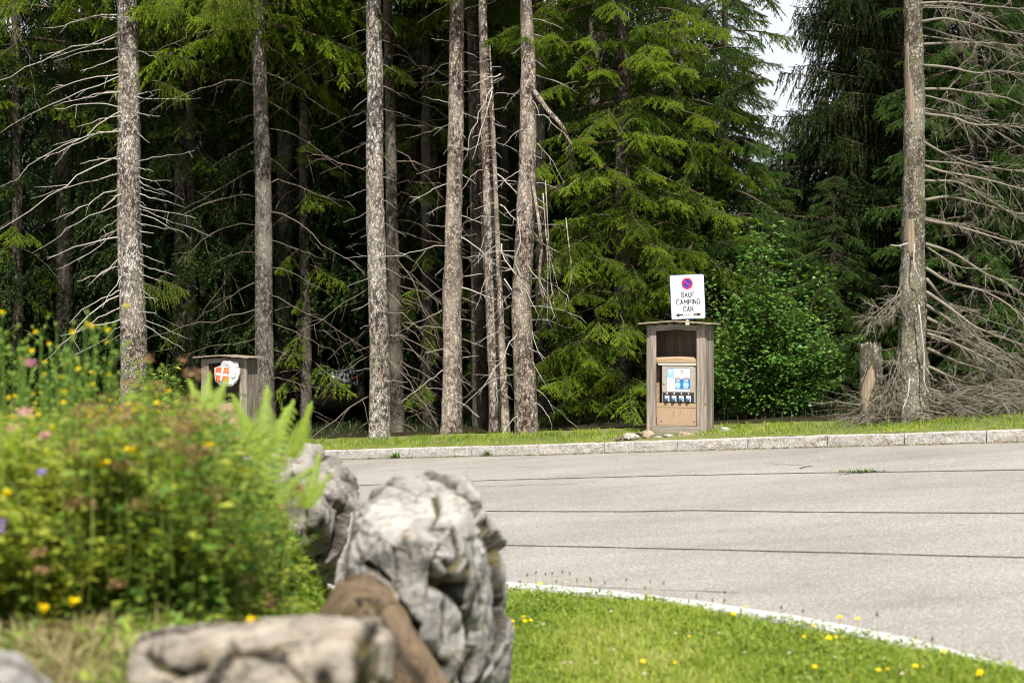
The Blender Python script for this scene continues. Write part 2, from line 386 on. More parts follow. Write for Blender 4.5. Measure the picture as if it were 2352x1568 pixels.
far_px = [(100, 1069), (300, 1066), (480, 1062), (640, 1058), (796, 1055), (939, 1051), (1082, 1048), (1236, 1045), (1388, 1040), (1555, 1036),
          (1717, 1031), (1900, 1026), (2077, 1022), (2266, 1017), (2470, 1011), (2690, 1003)]
far_pts = [ray(X, Y) for X, Y in far_px]
near_px = [(1030, 1334), (1164, 1340), (1353, 1355), (1517, 1371), (1640, 1391), (1798, 1413), (1916, 1434), (2095, 1471), (2274, 1512), (2420, 1560), (2700, 1680)]
near_pts = [Vector((-9.0, 9.2, 0)), Vector((-6.0, 10.2, 0)), Vector((-3.2, 10.6, 0)), Vector((-1.6, 10.5, 0))] + [ray(X, Y, .03) for X, Y in near_px] + [Vector((3.9, 2.2, 0)), Vector((4.6, -3, 0))]
fx = np.array([p.x for p in far_pts]); fy = np.array([p.y for p in far_pts])
nx = np.array([p.x for p in near_pts]); ny = np.array([p.y for p in near_pts])
def yfar(x):
    return np.interp(x, fx, fy) + np.where(x < fx[0], (fx[0] - x) * .35, 0) - np.where(x > fx[-1], (x - fx[-1]) * .5, 0)
def ynear(x): return np.interp(x, nx, ny)
def sstep(a): a = np.clip(a, 0, 1); return a * a * (3 - 2 * a)
def bank(x, y):
    xe = np.interp(y, [2, 3.5, 4.6, 6, 8.2, 9.5], [-.5, -.45, -.58, -.78, -.92, -1.6])
    return .80 * sstep((xe - x) / .38) * sstep((9.4 - y) / 1.0) * sstep((y - 1.9) / .8)
def lawn_z(x, y):
    d = np.clip((ynear(x) - y), 0, 1)
    return gzn(x) + .020 + .055 * sstep(d) + bank(x, y)
def verge_z(x, y):
    d = np.clip(y - yfar(x), 0, 3)
    return gzn(x) + .145 + .02 * d

def grid_obj(name, xs, ts, fxy, zf, material, bumpy=.0):
    nxn, nt_ = len(xs), len(ts); X = np.repeat(xs, nt_); T = np.tile(ts, nxn)
    Y = fxy(X, T); Z = zf(X, Y)
    if bumpy: Z = Z + np.array([nz2(a, b, 1.7) * bumpy + nz2(a, b, 6, 3) * bumpy * .4 for a, b in zip(X, Y)])
    i = (np.arange(nxn - 1)[:, None] * nt_ + np.arange(nt_ - 1)[None]).ravel()
    Q = np.stack([i, i + nt_, i + nt_ + 1, i + 1], 1)
    me = npmesh(name, np.stack([X, Y, Z], 1), Q, material, smooth=True)
    return tag(link(name, me), kind='structure')

# base sheet to the horizon, road, verge with forest floor, lawn with bank
xs = np.concatenate([np.linspace(-900, -60, 8), np.linspace(-50, 50, 41), np.linspace(60, 900, 8)])
grid_obj('ground', xs, np.array([-200, -40, 0, 20, 60, 200, 900.]), lambda X, T: T, lambda X, Y: gzn(X) - .06, M['forest_floor'])
road = grid_obj('road', np.linspace(-45, 45, 61), np.linspace(-12, 34, 24), lambda X, T: T, lambda X, Y: gzn(X), M['asphalt'])
verge = grid_obj('grass_verge', np.linspace(-30, 30, 241), np.array([.1, .25, .5, .9, 1.3, 1.8, 2.4]), lambda X, T: yfar(X) + T, verge_z, M['verge_soil'], .015)
ffl = grid_obj('forest_floor', np.linspace(-30, 30, 161), np.concatenate([np.linspace(2.4, 12, 24), np.linspace(14, 110, 16)]), lambda X, T: yfar(X) + T, verge_z, M['forest_floor'], .06)
lawn = grid_obj('lawn', np.linspace(-9, 4.5, 190), np.linspace(0, 1, 110), lambda X, T: -4 + (ynear(X) - .17 + 4) * T, lawn_z, M['lawn_soil'], .02)

# seams of bitumen on the road
def strip(name, pts, w, parent, h=.004, mt=None, wob=.55):
    P = [ray(X, Y) for X, Y in pts]
    px = np.array([p.x for p in P]); py = np.array([p.y for p in P])
    x = np.linspace(px[0], px[-1], int(abs(px[-1] - px[0]) / .06) + 8)
    y = np.interp(x, px, py) + np.array([nz2(a, 3, 1.3, len(pts)) * .03 + nz2(a, 1, 9) * .006 for a in x])
    ww = np.array([w * (1 + wob * 1.6 * nz2(a, 7, 5)) for a in x]) / 2
    V = np.concatenate([np.stack([x, y - ww, gzn(x) + h], 1), np.stack([x, y + ww, gzn(x) + h], 1)]); n = len(x)
    i = np.arange(n - 1); Q = np.stack([i, i + 1, i + n + 1, i + n], 1)
    return link(name, npmesh(name, V, Q, mt or M['tar']), parent)
strip('tar_seam', [(760, 1117), (950, 1110), (1148, 1102), (1353, 1097), (1558, 1092), (1737, 1088), (1942, 1085), (2121, 1083), (2352, 1079), (2600, 1073)], .05, road)
strip('tar_seam', [(800, 1170), (1148, 1174), (1455, 1175), (1583, 1172), (1865, 1176), (2352, 1178), (2700, 1180)], .045, road)
strip('tar_seam', [(900, 1246), (1159, 1252), (1404, 1257), (1660, 1263), (1916, 1269), (2172, 1276), (2352, 1281), (2700, 1292)], .035, road)
strip('crack', [(1775, 1066), (1830, 1068), (1868, 1070)], .02, road, wob=.9)
strip('crack', [(1835, 1076), (1855, 1071), (1866, 1071)], .05, road, wob=.9)
strip('crack', [(800, 1082), (1100, 1074), (1240, 1073)], .012, road, wob=.9)
strip('crack', [(1000, 1118), (1180, 1115), (1330, 1112)], .012, road, wob=.9)
strip('crack', [(1280, 1344), (1700, 1362)], .01, road, wob=.9)

# kerbs
def kerb_line(root, P, w, h0, h1, mt, name='kerbstone', rough=.014, seed=1):
    r = random.Random(seed)
    for k in range(len(P) - 1):
        a, b = Vector((P[k].x, P[k].y, 0)), Vector((P[k + 1].x, P[k + 1].y, 0))
        d = (b - a); L = d.length - .012; d.normalize(); nrm = Vector((-d.y, d.x, 0))
        nxs = max(6, int(L / .045)); prof = [(-.0, h0), (.0, h0 + (h1 - h0) * .33), (.0, h0 + (h1 - h0) * .66), (.004, h1 - .012), (.02, h1), (w, h1), (w, h0)]
        V = []; o = seed * 3.7 + k * 9
        for i in range(nxs + 1):
            s = .006 + L * i / nxs
            for j, (q, z) in enumerate(prof):
                p = a + d * s + nrm * q
                if j < 4: p = p - nrm * (noise.noise(Vector((s * 9, z * 26, o))) * rough + noise.noise(Vector((s * 31, z * 60, o))) * rough * .8 - rough * .4) * (1 if j < 3 else .6)
                elif j < 6: z = z + noise.noise(Vector((s * 7, q * 9, o))) * .005
                V.append((p.x, p.y, gz(p.x) + z))
        np_ = len(prof); T = []
        for i in range(nxs):
            for j in range(np_ - 1):
                q = i * np_ + j; T.append((q, q + np_, q + np_ + 1, q + 1))
        V = np.array(V); 
        capA = [(0, 1, 5, 6), (1, 2, 4, 5), (2, 3, 4, 4)]
        faces = T
        me = bpy.data.meshes.new(name)
        e = nxs * np_
        me.from_pydata([tuple(v) for v in V], [], faces + [tuple(range(np_ - 1, -1, -1))[::-1], tuple(range(e, e + np_))[::-1]])
        me.materials.append(mt); me.update()
        link(name, me, root)
k1 = tag(empty('kerb', (0, 0, 0)), kind='structure')
kerb_line(k1, far_pts, .13, -.05, .15, M['granite'])
# near kerb resampled into stones
acc = [0]; 
for i in range(1, len(near_pts)): acc.append(acc[-1] + math.hypot(near_pts[i].x - near_pts[i - 1].x, near_pts[i].y - near_pts[i - 1].y))
tot = acc[-1]; ks = []; s = 0
while s < tot:
    ks.append(Vector((np.interp(s, acc, nx), np.interp(s, acc, ny), 0))); s += U(.75, 1.05)
ks = [k for k in ks if k.y > .5]
k2 = tag(empty('near_kerb', (0, 0, 0)), kind='structure')
kerb_line(k2, ks[::-1], .155, -.05, .05, M['granite_pale'], rough=.02, seed=5)

# ------------------------------------------------------------------ rocks
def hull_rock(name, hulls, mt, voxel=.02, amp=.03, sc=3.0, seed=0, loc=None, strat=0.0, carve=None):
    """each hull is a list of points; they are joined, voxel remeshed and roughened"""
    bm = bmesh.new()
    for pts in hulls:
        vs = [bm.verts.new(p) for p in pts]
        r = bmesh.ops.convex_hull(bm, input=vs)
        bmesh.ops.delete(bm, geom=[g for g in r['geom_interior'] if isinstance(g, bmesh.types.BMVert)], context='VERTS')
    bmesh.ops.recalc_face_normals(bm, faces=bm.faces[:])
    me = bpy.data.meshes.new(name); bm.to_mesh(me); bm.free()
    o = bpy.data.objects.new(name, me); COL.objects.link(o)
    md = o.modifiers.new('r', 'REMESH'); md.mode = 'VOXEL'; md.voxel_size = voxel
    sm = o.modifiers.new('s', 'SMOOTH'); sm.iterations = 1; sm.factor = .5
    dg = bpy.context.evaluated_depsgraph_get(); dg.update()
    me2 = bpy.data.meshes.new_from_object(o.evaluated_get(dg)); o.modifiers.clear()
    bpy.data.meshes.remove(me) if False else None
    n = len(me2.vertices); nrm = np.zeros(n * 3, dtype=np.float32); me2.vertices.foreach_get('normal', nrm); nrm = nrm.reshape(-1, 3)
    co = np.zeros(n * 3, dtype=np.float32); me2.vertices.foreach_get('co', co); co = co.reshape(-1, 3)
    off = Vector((seed * 7.3, seed * 3.1, seed * 1.7))
    crk = np.zeros(n, dtype=np.float32)
    for i in range(n):
        p = Vector(co[i]) + off; ck = 0.0
        q = Vector((p.x * 1.15, p.y, p.z * .8)) + Vector((noise.noise(p * 3), noise.noise(p * 3 + Vector((4, 4, 4))), 0)) * .08
        d = 0.0
        for (fs, fa) in ((sc * .9, 1.1), (sc * 2.4, .22), (sc * 7, .06)):
            ds_, ps_ = noise.voronoi(q * fs)
            c0 = ps_[0]; hh = noise.cell(c0 * 3.7 + Vector((.5, .5, .5))); tv = Vector((noise.cell(c0 * 5.1), noise.cell(c0 * 6.3 + Vector((9, 0, 0))), noise.cell(c0 * 7.7 + Vector((0, 9, 0)))))
            d += amp * fa * ((hh - .45) * .8 + (q * fs - c0).dot(tv) * 1.1)
            e_ = max(0, 1 - (ds_[1] - ds_[0]) / (.05 if fa > .5 else .06)); d -= amp * fa * .55 * e_
            if fa > .1 and noise.noise(p * 1.7 + Vector((3, 3, 3))) > -.05: ck = max(ck, e_ * (1 if fa > .5 else .7))
        if carve:
            for (ax, az, bx, bz_, wd, dp) in carve:
                if co[i][1] < 5.75:
                    vx, vz = bx - ax, bz_ - az; tt = max(0, min(1, ((co[i][0] - ax) * vx + (co[i][2] - az) * vz) / (vx * vx + vz * vz)))
                    dx_, dz_ = co[i][0] - ax - vx * tt, co[i][2] - az - vz * tt; jj = wd * (1 + .6 * noise.noise(p * 14))
                    gg = math.exp(-(dx_ * dx_ + dz_ * dz_) / (jj * jj)); d -= dp * gg; ck = max(ck, gg * 1.3)
        d += noise.noise(p * sc * 5) * amp * .34 + noise.noise(p * sc * 12) * amp * .16
        if strat: d += math.sin(p.z * 26 + noise.noise(p * 3) * 5) * strat
        co[i] += nrm[i] * d; crk[i] = ck
    at_ = me2.attributes.new('crack', 'FLOAT', 'POINT'); at_.data.foreach_set('value', crk)
    me2.vertices.foreach_set('co', co.ravel()); me2.polygons.foreach_set('use_smooth', np.ones(len(me2.polygons), dtype=bool))
    me2.materials.clear(); me2.materials.append(mt); me2.update(); me2.name = name
    o.data = me2
    return o
def blob_pts(c, s, n=16, seed=0, flat=-.6):
    r = random.Random(seed); out = []
    for _ in range(n):
        v = Vector((r.gauss(0, 1), r.gauss(0, 1), r.gauss(0, 1))).normalized()
        v.z = max(v.z, flat); out.append((c[0] + v.x * s[0], c[1] + v.y * s[1], c[2] + v.z * s[2]))
    return out
def P2(X, Y, d): v = at(X, Y, d); return (v.x, v.y, v.z)

# big boulder: main block and the split slab on its right
mainA = [P2(905, 1092, 5.7), P2(1000, 1094, 5.95), P2(1070, 1104, 5.8), P2(1090, 1150, 5.4), P2(1100, 1300, 5.25), P2(1060, 1600, 5.2), P2(1090, 1750, 5.3),
         P2(825, 1165, 5.35), P2(800, 1195, 5.3), P2(776, 1300, 5.2), P2(790, 1420, 5.2), P2(900, 1240, 4.95), P2(1000, 1260, 4.95), P2(890, 1420, 4.95), P2(960, 1700, 5.0),
         P2(800, 1800, 5.5), P2(840, 1130, 6.3), P2(780, 1300, 6.4), P2(1090, 1130, 6.3), P2(1110, 1600, 6.4), P2(820, 1700, 6.3)]
slabA = [P2(1060, 1150, 5.6), P2(1110, 1172, 5.55), P2(1148, 1222, 5.6), P2(1163, 1300, 5.65), P2(1165, 1480, 5.7), P2(1150, 1720, 5.8), P2(1040, 1720, 5.4),
         P2(1085, 1400, 5.2), P2(1120, 1320, 5.3), P2(1112, 1220, 6.2), P2(1155, 1350, 6.3), P2(1150, 1700, 6.3), P2(1060, 1200, 6.2)]
def cseg(X0, Y0, X1, Y1, w, dp, d=5.05): a, b = at(X0, Y0, d), at(X1, Y1, d); return (a.x, a.z, b.x, b.z, w, dp)
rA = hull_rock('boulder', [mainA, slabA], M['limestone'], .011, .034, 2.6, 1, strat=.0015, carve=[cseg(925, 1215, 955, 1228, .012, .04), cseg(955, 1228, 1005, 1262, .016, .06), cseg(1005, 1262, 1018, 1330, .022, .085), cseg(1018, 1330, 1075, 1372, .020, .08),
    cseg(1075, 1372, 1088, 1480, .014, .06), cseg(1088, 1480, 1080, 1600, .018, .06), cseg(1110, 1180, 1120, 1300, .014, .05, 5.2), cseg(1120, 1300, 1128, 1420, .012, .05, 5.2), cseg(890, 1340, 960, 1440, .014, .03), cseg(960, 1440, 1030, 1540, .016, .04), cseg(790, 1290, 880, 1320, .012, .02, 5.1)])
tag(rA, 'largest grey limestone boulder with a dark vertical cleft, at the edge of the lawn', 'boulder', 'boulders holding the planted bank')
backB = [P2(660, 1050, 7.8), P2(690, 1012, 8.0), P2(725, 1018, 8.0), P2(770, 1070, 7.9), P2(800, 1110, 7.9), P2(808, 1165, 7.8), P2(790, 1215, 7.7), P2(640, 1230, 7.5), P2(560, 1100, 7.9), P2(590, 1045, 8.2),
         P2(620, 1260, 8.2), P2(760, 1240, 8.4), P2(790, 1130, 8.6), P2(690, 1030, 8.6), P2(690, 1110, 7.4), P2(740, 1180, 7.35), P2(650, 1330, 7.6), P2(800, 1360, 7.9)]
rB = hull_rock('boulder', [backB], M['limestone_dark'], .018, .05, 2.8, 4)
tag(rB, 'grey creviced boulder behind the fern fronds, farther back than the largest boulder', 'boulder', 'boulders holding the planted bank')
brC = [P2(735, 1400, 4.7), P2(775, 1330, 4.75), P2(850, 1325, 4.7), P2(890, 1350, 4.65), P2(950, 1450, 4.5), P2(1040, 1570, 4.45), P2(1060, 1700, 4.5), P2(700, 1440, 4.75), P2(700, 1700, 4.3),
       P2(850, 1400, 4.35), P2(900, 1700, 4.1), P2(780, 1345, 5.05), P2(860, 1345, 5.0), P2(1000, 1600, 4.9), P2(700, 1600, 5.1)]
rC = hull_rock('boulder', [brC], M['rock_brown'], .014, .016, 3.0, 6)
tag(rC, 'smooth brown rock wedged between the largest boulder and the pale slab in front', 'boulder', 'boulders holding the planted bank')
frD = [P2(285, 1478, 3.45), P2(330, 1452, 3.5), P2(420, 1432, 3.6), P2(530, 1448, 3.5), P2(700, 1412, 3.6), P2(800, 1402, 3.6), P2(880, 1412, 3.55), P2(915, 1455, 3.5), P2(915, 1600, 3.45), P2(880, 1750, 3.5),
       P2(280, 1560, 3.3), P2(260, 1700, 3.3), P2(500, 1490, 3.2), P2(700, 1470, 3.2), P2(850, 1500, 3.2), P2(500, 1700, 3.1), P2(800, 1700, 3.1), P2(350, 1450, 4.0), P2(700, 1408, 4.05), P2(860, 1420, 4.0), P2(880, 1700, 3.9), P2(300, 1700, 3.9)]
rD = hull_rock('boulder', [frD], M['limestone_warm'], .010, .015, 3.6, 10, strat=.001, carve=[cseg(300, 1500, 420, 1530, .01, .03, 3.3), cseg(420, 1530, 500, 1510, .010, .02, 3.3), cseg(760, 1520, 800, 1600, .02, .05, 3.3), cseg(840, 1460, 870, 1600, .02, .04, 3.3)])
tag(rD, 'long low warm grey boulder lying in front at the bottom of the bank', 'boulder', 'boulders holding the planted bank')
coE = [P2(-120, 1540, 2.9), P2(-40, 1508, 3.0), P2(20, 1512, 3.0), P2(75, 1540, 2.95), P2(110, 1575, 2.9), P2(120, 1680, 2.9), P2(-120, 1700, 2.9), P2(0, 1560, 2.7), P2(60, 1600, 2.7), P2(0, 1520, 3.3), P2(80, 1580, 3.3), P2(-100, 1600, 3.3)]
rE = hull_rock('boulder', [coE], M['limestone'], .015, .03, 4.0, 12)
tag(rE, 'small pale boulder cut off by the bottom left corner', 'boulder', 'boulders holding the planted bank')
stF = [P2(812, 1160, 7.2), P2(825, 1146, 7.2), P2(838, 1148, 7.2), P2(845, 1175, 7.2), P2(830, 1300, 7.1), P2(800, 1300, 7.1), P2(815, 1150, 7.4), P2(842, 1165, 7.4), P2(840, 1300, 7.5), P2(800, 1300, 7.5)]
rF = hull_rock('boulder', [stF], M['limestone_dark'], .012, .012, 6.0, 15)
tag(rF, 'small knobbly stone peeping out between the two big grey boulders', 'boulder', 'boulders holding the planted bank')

# ------------------------------------------------------------------ kiosks of weathered boards
def board(root, name, x0, x1, y0, y1, z0, z1, mt, **kw):
    me = plank(x0, x1, y0, y1, z0, z1, mt, seed=random.randint(0, 9999), name=name, **kw)
    return link(name, me, root)
def text_mesh(name, body, w, h, mt, loc, parent, yrot=True, bold=.0, depth=.0004):
    cu = bpy.data.curves.new(name, 'FONT'); cu.body = body; cu.size = 1; cu.offset = bold; cu.extrude = 0
    tmp = bpy.data.objects.new(name, cu); COL.objects.link(tmp)
    dg = bpy.context.evaluated_depsgraph_get(); dg.update()
    me = bpy.data.meshes.new_from_object(tmp.evaluated_get(dg)); COL.objects.unlink(tmp); bpy.data.objects.remove(tmp)
    co = np.zeros(len(me.vertices) * 3, dtype=np.float32); me.vertices.foreach_get('co', co); co = co.reshape(-1, 3)
    mn, mxx = co.min(0), co.max(0)
    x = (co[:, 0] - (mn[0] + mxx[0]) / 2) / (mxx[0] - mn[0]) * w; z = (co[:, 1] - (mn[1] + mxx[1]) / 2) / (mxx[1] - mn[1]) * h
    me.vertices.foreach_set('co', np.stack([x, np.zeros_like(x), z], 1).astype(np.float32).ravel())
    me.materials.clear(); me.materials.append(mt); me.name = name; me.update()
    return link(name, me, parent, loc)

def kiosk(px, py, rz, first=True):
    z = verge_z(px, py)
    root = empty('wooden_kiosk', (px, py, float(z) + .03), rz)
    W, D, H = .91, .42, 1.545
    # front posts, side boards, back boards
    board(root, 'post', 0, .146, 0, .03, -.1, H, M['wood'])
    board(root, 'post', .764, .91, 0, .03, -.1, H + .005, M['wood'])
    for i in range(3):
        a = .032 + i * .13; board(root, 'side_plank', -.0, .024, a, a + .126, -.1, H - .004, M['wood'])
        board(root, 'side_plank', .91 - .024, .91, a, a + .126, -.1, H + .002, M['wood'])
    for i in range(6):
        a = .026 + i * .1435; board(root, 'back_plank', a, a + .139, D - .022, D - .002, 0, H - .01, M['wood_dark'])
    # lintel with a low arch
    bm = bmesh.new(); n = 8; top = []; bot = []
    for i in range(n + 1):
        x = .148 + (.762 - .148) * i / n; s = 1 - abs(i / n - .5) * 2
        top.append((x, H + .0 + .018 * s)); bot.append((x, H - .078 + .022 * s))
    for y in (.004, .034):
        for x, zz in top + bot: bm.verts.new((x, y, zz))
    bm.verts.ensure_lookup_table(); k = n + 1
    for o, rev in ((0, 0), (2 * k, 1)):
        for i in range(n):
            f = [o + i, o + i + 1, o + k + i + 1, o + k + i]; bm.faces.new([bm.verts[j] for j in (f[::-1] if not rev else f)])
    for i in range(n):
        bm.faces.new([bm.verts[j] for j in (i, i + 1, 2 * k + i + 1, 2 * k + i)])
        bm.faces.new([bm.verts[j] for j in (k + i, 3 * k + i, 3 * k + i + 1, k + i + 1)])
    bmesh.ops.recalc_face_normals(bm, faces=bm.faces[:])
    link('lintel', from_bm('lintel', bm, M['wood_h']), root)
    # roof boards, low gable
    nb = 10; x0, x1 = -.10, 1.0
    for i in range(nb):
        xa = x0 + (x1 - x0) * i / nb; xb = x0 + (x1 - x0) * (i + 1) / nb - .004
        def rz_(x): return H + .012 + .040 * (1 - abs(x - .42) / .58)
        r = random.Random(i + (0 if first else 50)); ya, yb = -.125 + r.uniform(-.012, .012), D + .07 + r.uniform(-.01, .01)
        th = .018
        V = [(xa, ya, rz_(xa)), (xb, ya, rz_(xb)), (xb, yb, rz_(xb)), (xa, yb, rz_(xa))]
        dz = r.uniform(0, .003)
        V = [(a, b, c + dz) for a, b, c in V] + [(a, b, c + th + dz) for a, b, c in V]
        me = bpy.data.meshes.new('roof_board'); me.from_pydata(V, [], [(3, 2, 1, 0), (4, 5, 6, 7), (0, 1, 5, 4), (1, 2, 6, 5), (2, 3, 7, 6), (3, 0, 4, 7)])
        me.materials.append(M['wood_roof']); me.update(); link('roof_board', me, root)
    board(root, 'base_board', .075, .84, -.026, -.002, -.02, .118, M['wood_h'])
    return root

kp = ray(1485, 999, .17)
kio = kiosk(kp.x, kp.y, math.radians(-23))
tag(kio, 'weathered wooden kiosk with an open front holding the electric hook-up box', 'kiosk', 'wooden hook-up kiosks on the verge')
# shelf, board panel, cabinet
bm = bmesh.new(); n = 8
for i in range(n + 1):
    x = .028 + .855 * i / n; s = 1 - abs(i / n - .5) * 2
    for y, zt, zb in ((.036, 1.055 + .018 * s, 1.01), (.16, 1.085 + .018 * s, 1.04)):
        bm.verts.new((x, y, zt)); bm.verts.new((x, y, zb))
bm.verts.ensure_lookup_table()
for i in range(n):
    a, b = i * 4, i * 4 + 4
    for q in ((a, a + 1, b + 1, b), (a + 2, b + 2, b + 3, a + 3), (a, b, b + 2, a + 2), (a + 1, a + 3, b + 3, b + 1)): bm.faces.new([bm.verts[j] for j in q])
bmesh.ops.recalc_face_normals(bm, faces=bm.faces[:])
link('shelf', from_bm('shelf', bm, M['wood_tan']), kio)
board(kio, 'panel_board', .148, .762, .04, .056, .12, .374, M['plywood'], bev=.001, wob=.0)
board(kio, 'panel_board', .148, .762, .036, .056, .378, .44, M['plywood'], bev=.001, wob=.0)
board(kio, 'inner_wall', .026, .15, .20, .22, .12, 1.0, M['wood_tan'])
sa = Acc()
for x0_, z0_, x1_, z1_, w_ in ((.40, .33, .405, .25, .004), (.52, .35, .49, .26, .003), (.50, .258, .54, .256, .006), (.20, .36, .202, .32, .003), (.66, .30, .662, .27, .003)):
    sa.quad((x0_, .0385, z0_), (x0_ + w_, .0385, z0_), (x1_ + w_, .0385, z1_ - .004), (x1_, .0385, z1_ - .004))
link('scratches', sa.mesh('scratches', [M['twig']]), kio)
def disc(cx, cy, cz, r, th, n=16):
    bm = bmesh.new(); rr = bmesh.ops.create_cone(bm, cap_ends=True, segments=n, radius1=r, radius2=r * .8, depth=th)
    bmesh.ops.rotate(bm, verts=bm.verts[:], cent=(0, 0, 0), matrix=Matrix.Rotation(math.radians(90), 3, 'X'))
    bmesh.ops.translate(bm, verts=bm.verts[:], vec=(cx, cy, cz)); return bm
for bx in (.215, .715):
    link('bolt', from_bm('bolt', disc(bx, .036, .19, .017, .01), M['steel']), kio)
cab = board(kio, 'hook_up_cabinet', .217, .742, .058, .30, .445, 1.0, M['alu'], bev=.006, wob=0)
board(cab, 'lid', .165, .758, .034, .31, .978, 1.003, M['alu_light'], bev=.004, wob=0)
board(cab, 'door', .225, .715, .046, .057, .592, .972, M['alu'], bev=.003, wob=0)
board(cab, 'socket_panel', .236, .710, .046, .057, .447, .586, M['black'], bev=.003, wob=0)
for sx in (.306, .413, .524, .634):
    so = board(cab, 'socket', sx - .033, sx + .033, .022, .0455, .462, .545, M['white'], bev=.004, wob=0)
    bm = disc(sx - .002, .008, .492, .030, .034, 18); link('socket_cap', from_bm('socket_cap', bm, M['bluecap'], True), cab)
    bm = disc(sx, .036, .574, .013, .016, 12); link('lock_knob', from_bm('lock_knob', bm, M['alu_light'], True), cab)
bm = disc(.258, .04, .72, .012, .014, 12); link('door_lock', from_bm('door_lock', bm, M['steel'], True), cab)
# poster, built of flat prints in layers
pa = Acc(); mats = [M['paper'], M['print_blue'], M['print_cyan'], M['print_coral'], M['print_sky'], M['print_grey'], M['print_dark'], M['white']]
def pq(x0, x1, z0, z1, lay, m):
    y = .0455 - lay * .0008; pa.quad((x0, y, z0), (x1, y, z0), (x1, y, z1), (x0, y, z1), .5, m)
pq(.300, .655, .600, .938, 0, 6); pq(.306, .649, .606, .932, 1, 0)
pq(.306, .415, .80, .932, 2, 4); pq(.306, .415, .72, .80, 2, 7); pq(.306, .415, .63, .74, 3, 7)
r_ = random.Random(3)
for i in range(26):
    cx, cz = r_.uniform(.312, .405), r_.uniform(.655, .80); pq(cx, cx + r_.uniform(.006, .02), cz, cz + r_.uniform(.003, .009), 4, 5 if i % 3 else 6)
for i in range(3): pq(.315, .39 - i * .01, .905 - i * .012, .910 - i * .012, 4, 7)
pq(.420, .649, .640, .79, 3, 1); pq(.505, .545, .782, .812, 3, 0)
for a in (.428, .552):
    pq(a, a + .082, .792, .806, 4, 3)
    for i in range(2): pq(a + .006, a + .076, .778 - i * .007, .782 - i * .007, 4, 7)
    for i in range(3): pq(a + .006, a + .072, .758 - i * .007, .7615 - i * .007, 4, 7)
    pq(a, a + .078, .682, .728, 4, 2)
    for i in range(3): pq(a + .004, a + .074, .672 - i * .008, .676 - i * .008, 4, 7)
for a in (.432, .55):
    pq(a, a + .075, .838, .8415, 4, 5)
pq(.445, .50, .830, .833, 4, 5)
poster = link('poster', pa.mesh('poster', mats), cab)
text_mesh('lettering', 'CHÂTEL', .078, .021, M['print_dark'], (.532, .0407, .872), cab, bold=.012)
lg = Acc()   # little spire emblem over the name
yl = .0407
lg.add([(.510, yl, .893), (.524, yl, .896), (.528, yl, .916)], [(0, 1, 2)]); lg.add([(.524, yl, .893), (.543, yl, .893), (.536, yl, .912), (.530, yl, .926)], [(0, 1, 2), (0, 2, 3)])
link('emblem', lg.mesh('emblem', [M['print_dark']]), cab)

# second kiosk with a plastic bag tied over its front
kp2 = ray(462, 1034, .17)
kp2b = at(462, 1000, 25.6)
kio2 = kiosk(kp2b.x, 25.6, math.radians(-17), False)
tag(kio2, 'farther wooden kiosk half hidden by the plants, with a plastic bag hung in its opening', 'kiosk', 'wooden hook-up kiosks on the verge')
board(kio2, 'panel_board', .148, .762, .04, .056, .12, .80, M['plywood'], bev=.001, wob=.0)
kio2.location.z = CZ + (784 - 1031) / F * 25.6
kio2.scale = (1.0, 1.0, 1.05); kio.scale = (1, 1, 1.035)
def m_bag():
    m, t, b = mat('printed_plastic_bag', .35, .5); v = coords(t)
    sx = t.nodes.new('ShaderNodeSeparateXYZ'); t.links.new(v, sx.inputs[0])
    def band(o, c, w):
        a = t.nodes.new('ShaderNodeMath'); a.operation = 'SUBTRACT'; t.links.new(o, a.inputs[0]); a.inputs[1].default_value = c
        a2 = t.nodes.new('ShaderNodeMath'); a2.operation = 'ABSOLUTE'; t.links.new(a.outputs[0], a2.inputs[0])
        a3 = t.nodes.new('ShaderNodeMath'); a3.operation = 'GREATER_THAN'; t.links.new(a2.outputs[0], a3.inputs[0]); a3.inputs[1].default_value = w; return a3.outputs[0]
    def ins(o, c, w):
        a = band(o, c, w); n = t.nodes.new('ShaderNodeMath'); n.operation = 'SUBTRACT'; n.inputs[0].default_value = 1; t.links.new(a, n.inputs[1]); return n.outputs[0]
    def mul(a, b_):
        n = t.nodes.new('ShaderNodeMath'); n.operation = 'MULTIPLY'; t.links.new(a, n.inputs[0]); t.links.new(b_, n.inputs[1]); return n.outputs[0]
    k = mul(mul(band(sx.outputs[0], -.07, .018), band(sx.outputs[2], -.02, .018)), mul(ins(sx.outputs[0], -.07, .13), ins(sx.outputs[2], -.02, .13)))
    c = mixc(t, k, (.66, .64, .63), (.62, .11, .045)); 
    up = t.nodes.new('ShaderNodeMath'); up.operation = 'GREATER_THAN'; up.inputs[1].default_value = .12; t.links.new(sx.outputs[2], up.inputs[0])
    c = mixc(t, up.outputs[0], c, (.30, .28, .30))
    t.links.new(c, b.inputs['Base Color']); bump(t, b, noi(t, v, 9, 4, .6), .8, .04); return m
bm = bmesh.new(); bmesh.ops.create_icosphere(bm, subdivisions=4, radius=1)
for v in bm.verts:
    p = v.co.copy(); s = Vector((abs(p.x) ** .75 * math.copysign(.23, p.x), p.y * .07, abs(p.z) ** .8 * math.copysign(.22, p.z)))
    if s.z > .1: s.x = s.x * .9 + .04
    v.co = s + Vector((noise.noise(p * 2), noise.noise(p * 2 + Vector((9, 0, 0))) * .9, noise.noise(p * 2 + Vector((0, 7, 0))))) * .04 + p * noise.noise(p * 6) * .015
bag = link('plastic_bag', from_bm('plastic_bag', bm, m_bag(), True))
bp = at(521, 858, 25.3); bag.location = bp; bag.rotation_euler = (0, math.radians(6), math.radians(-8))
tag(bag, 'white plastic bag printed with a white cross on red, hung in the farther kiosk', 'plastic bag')

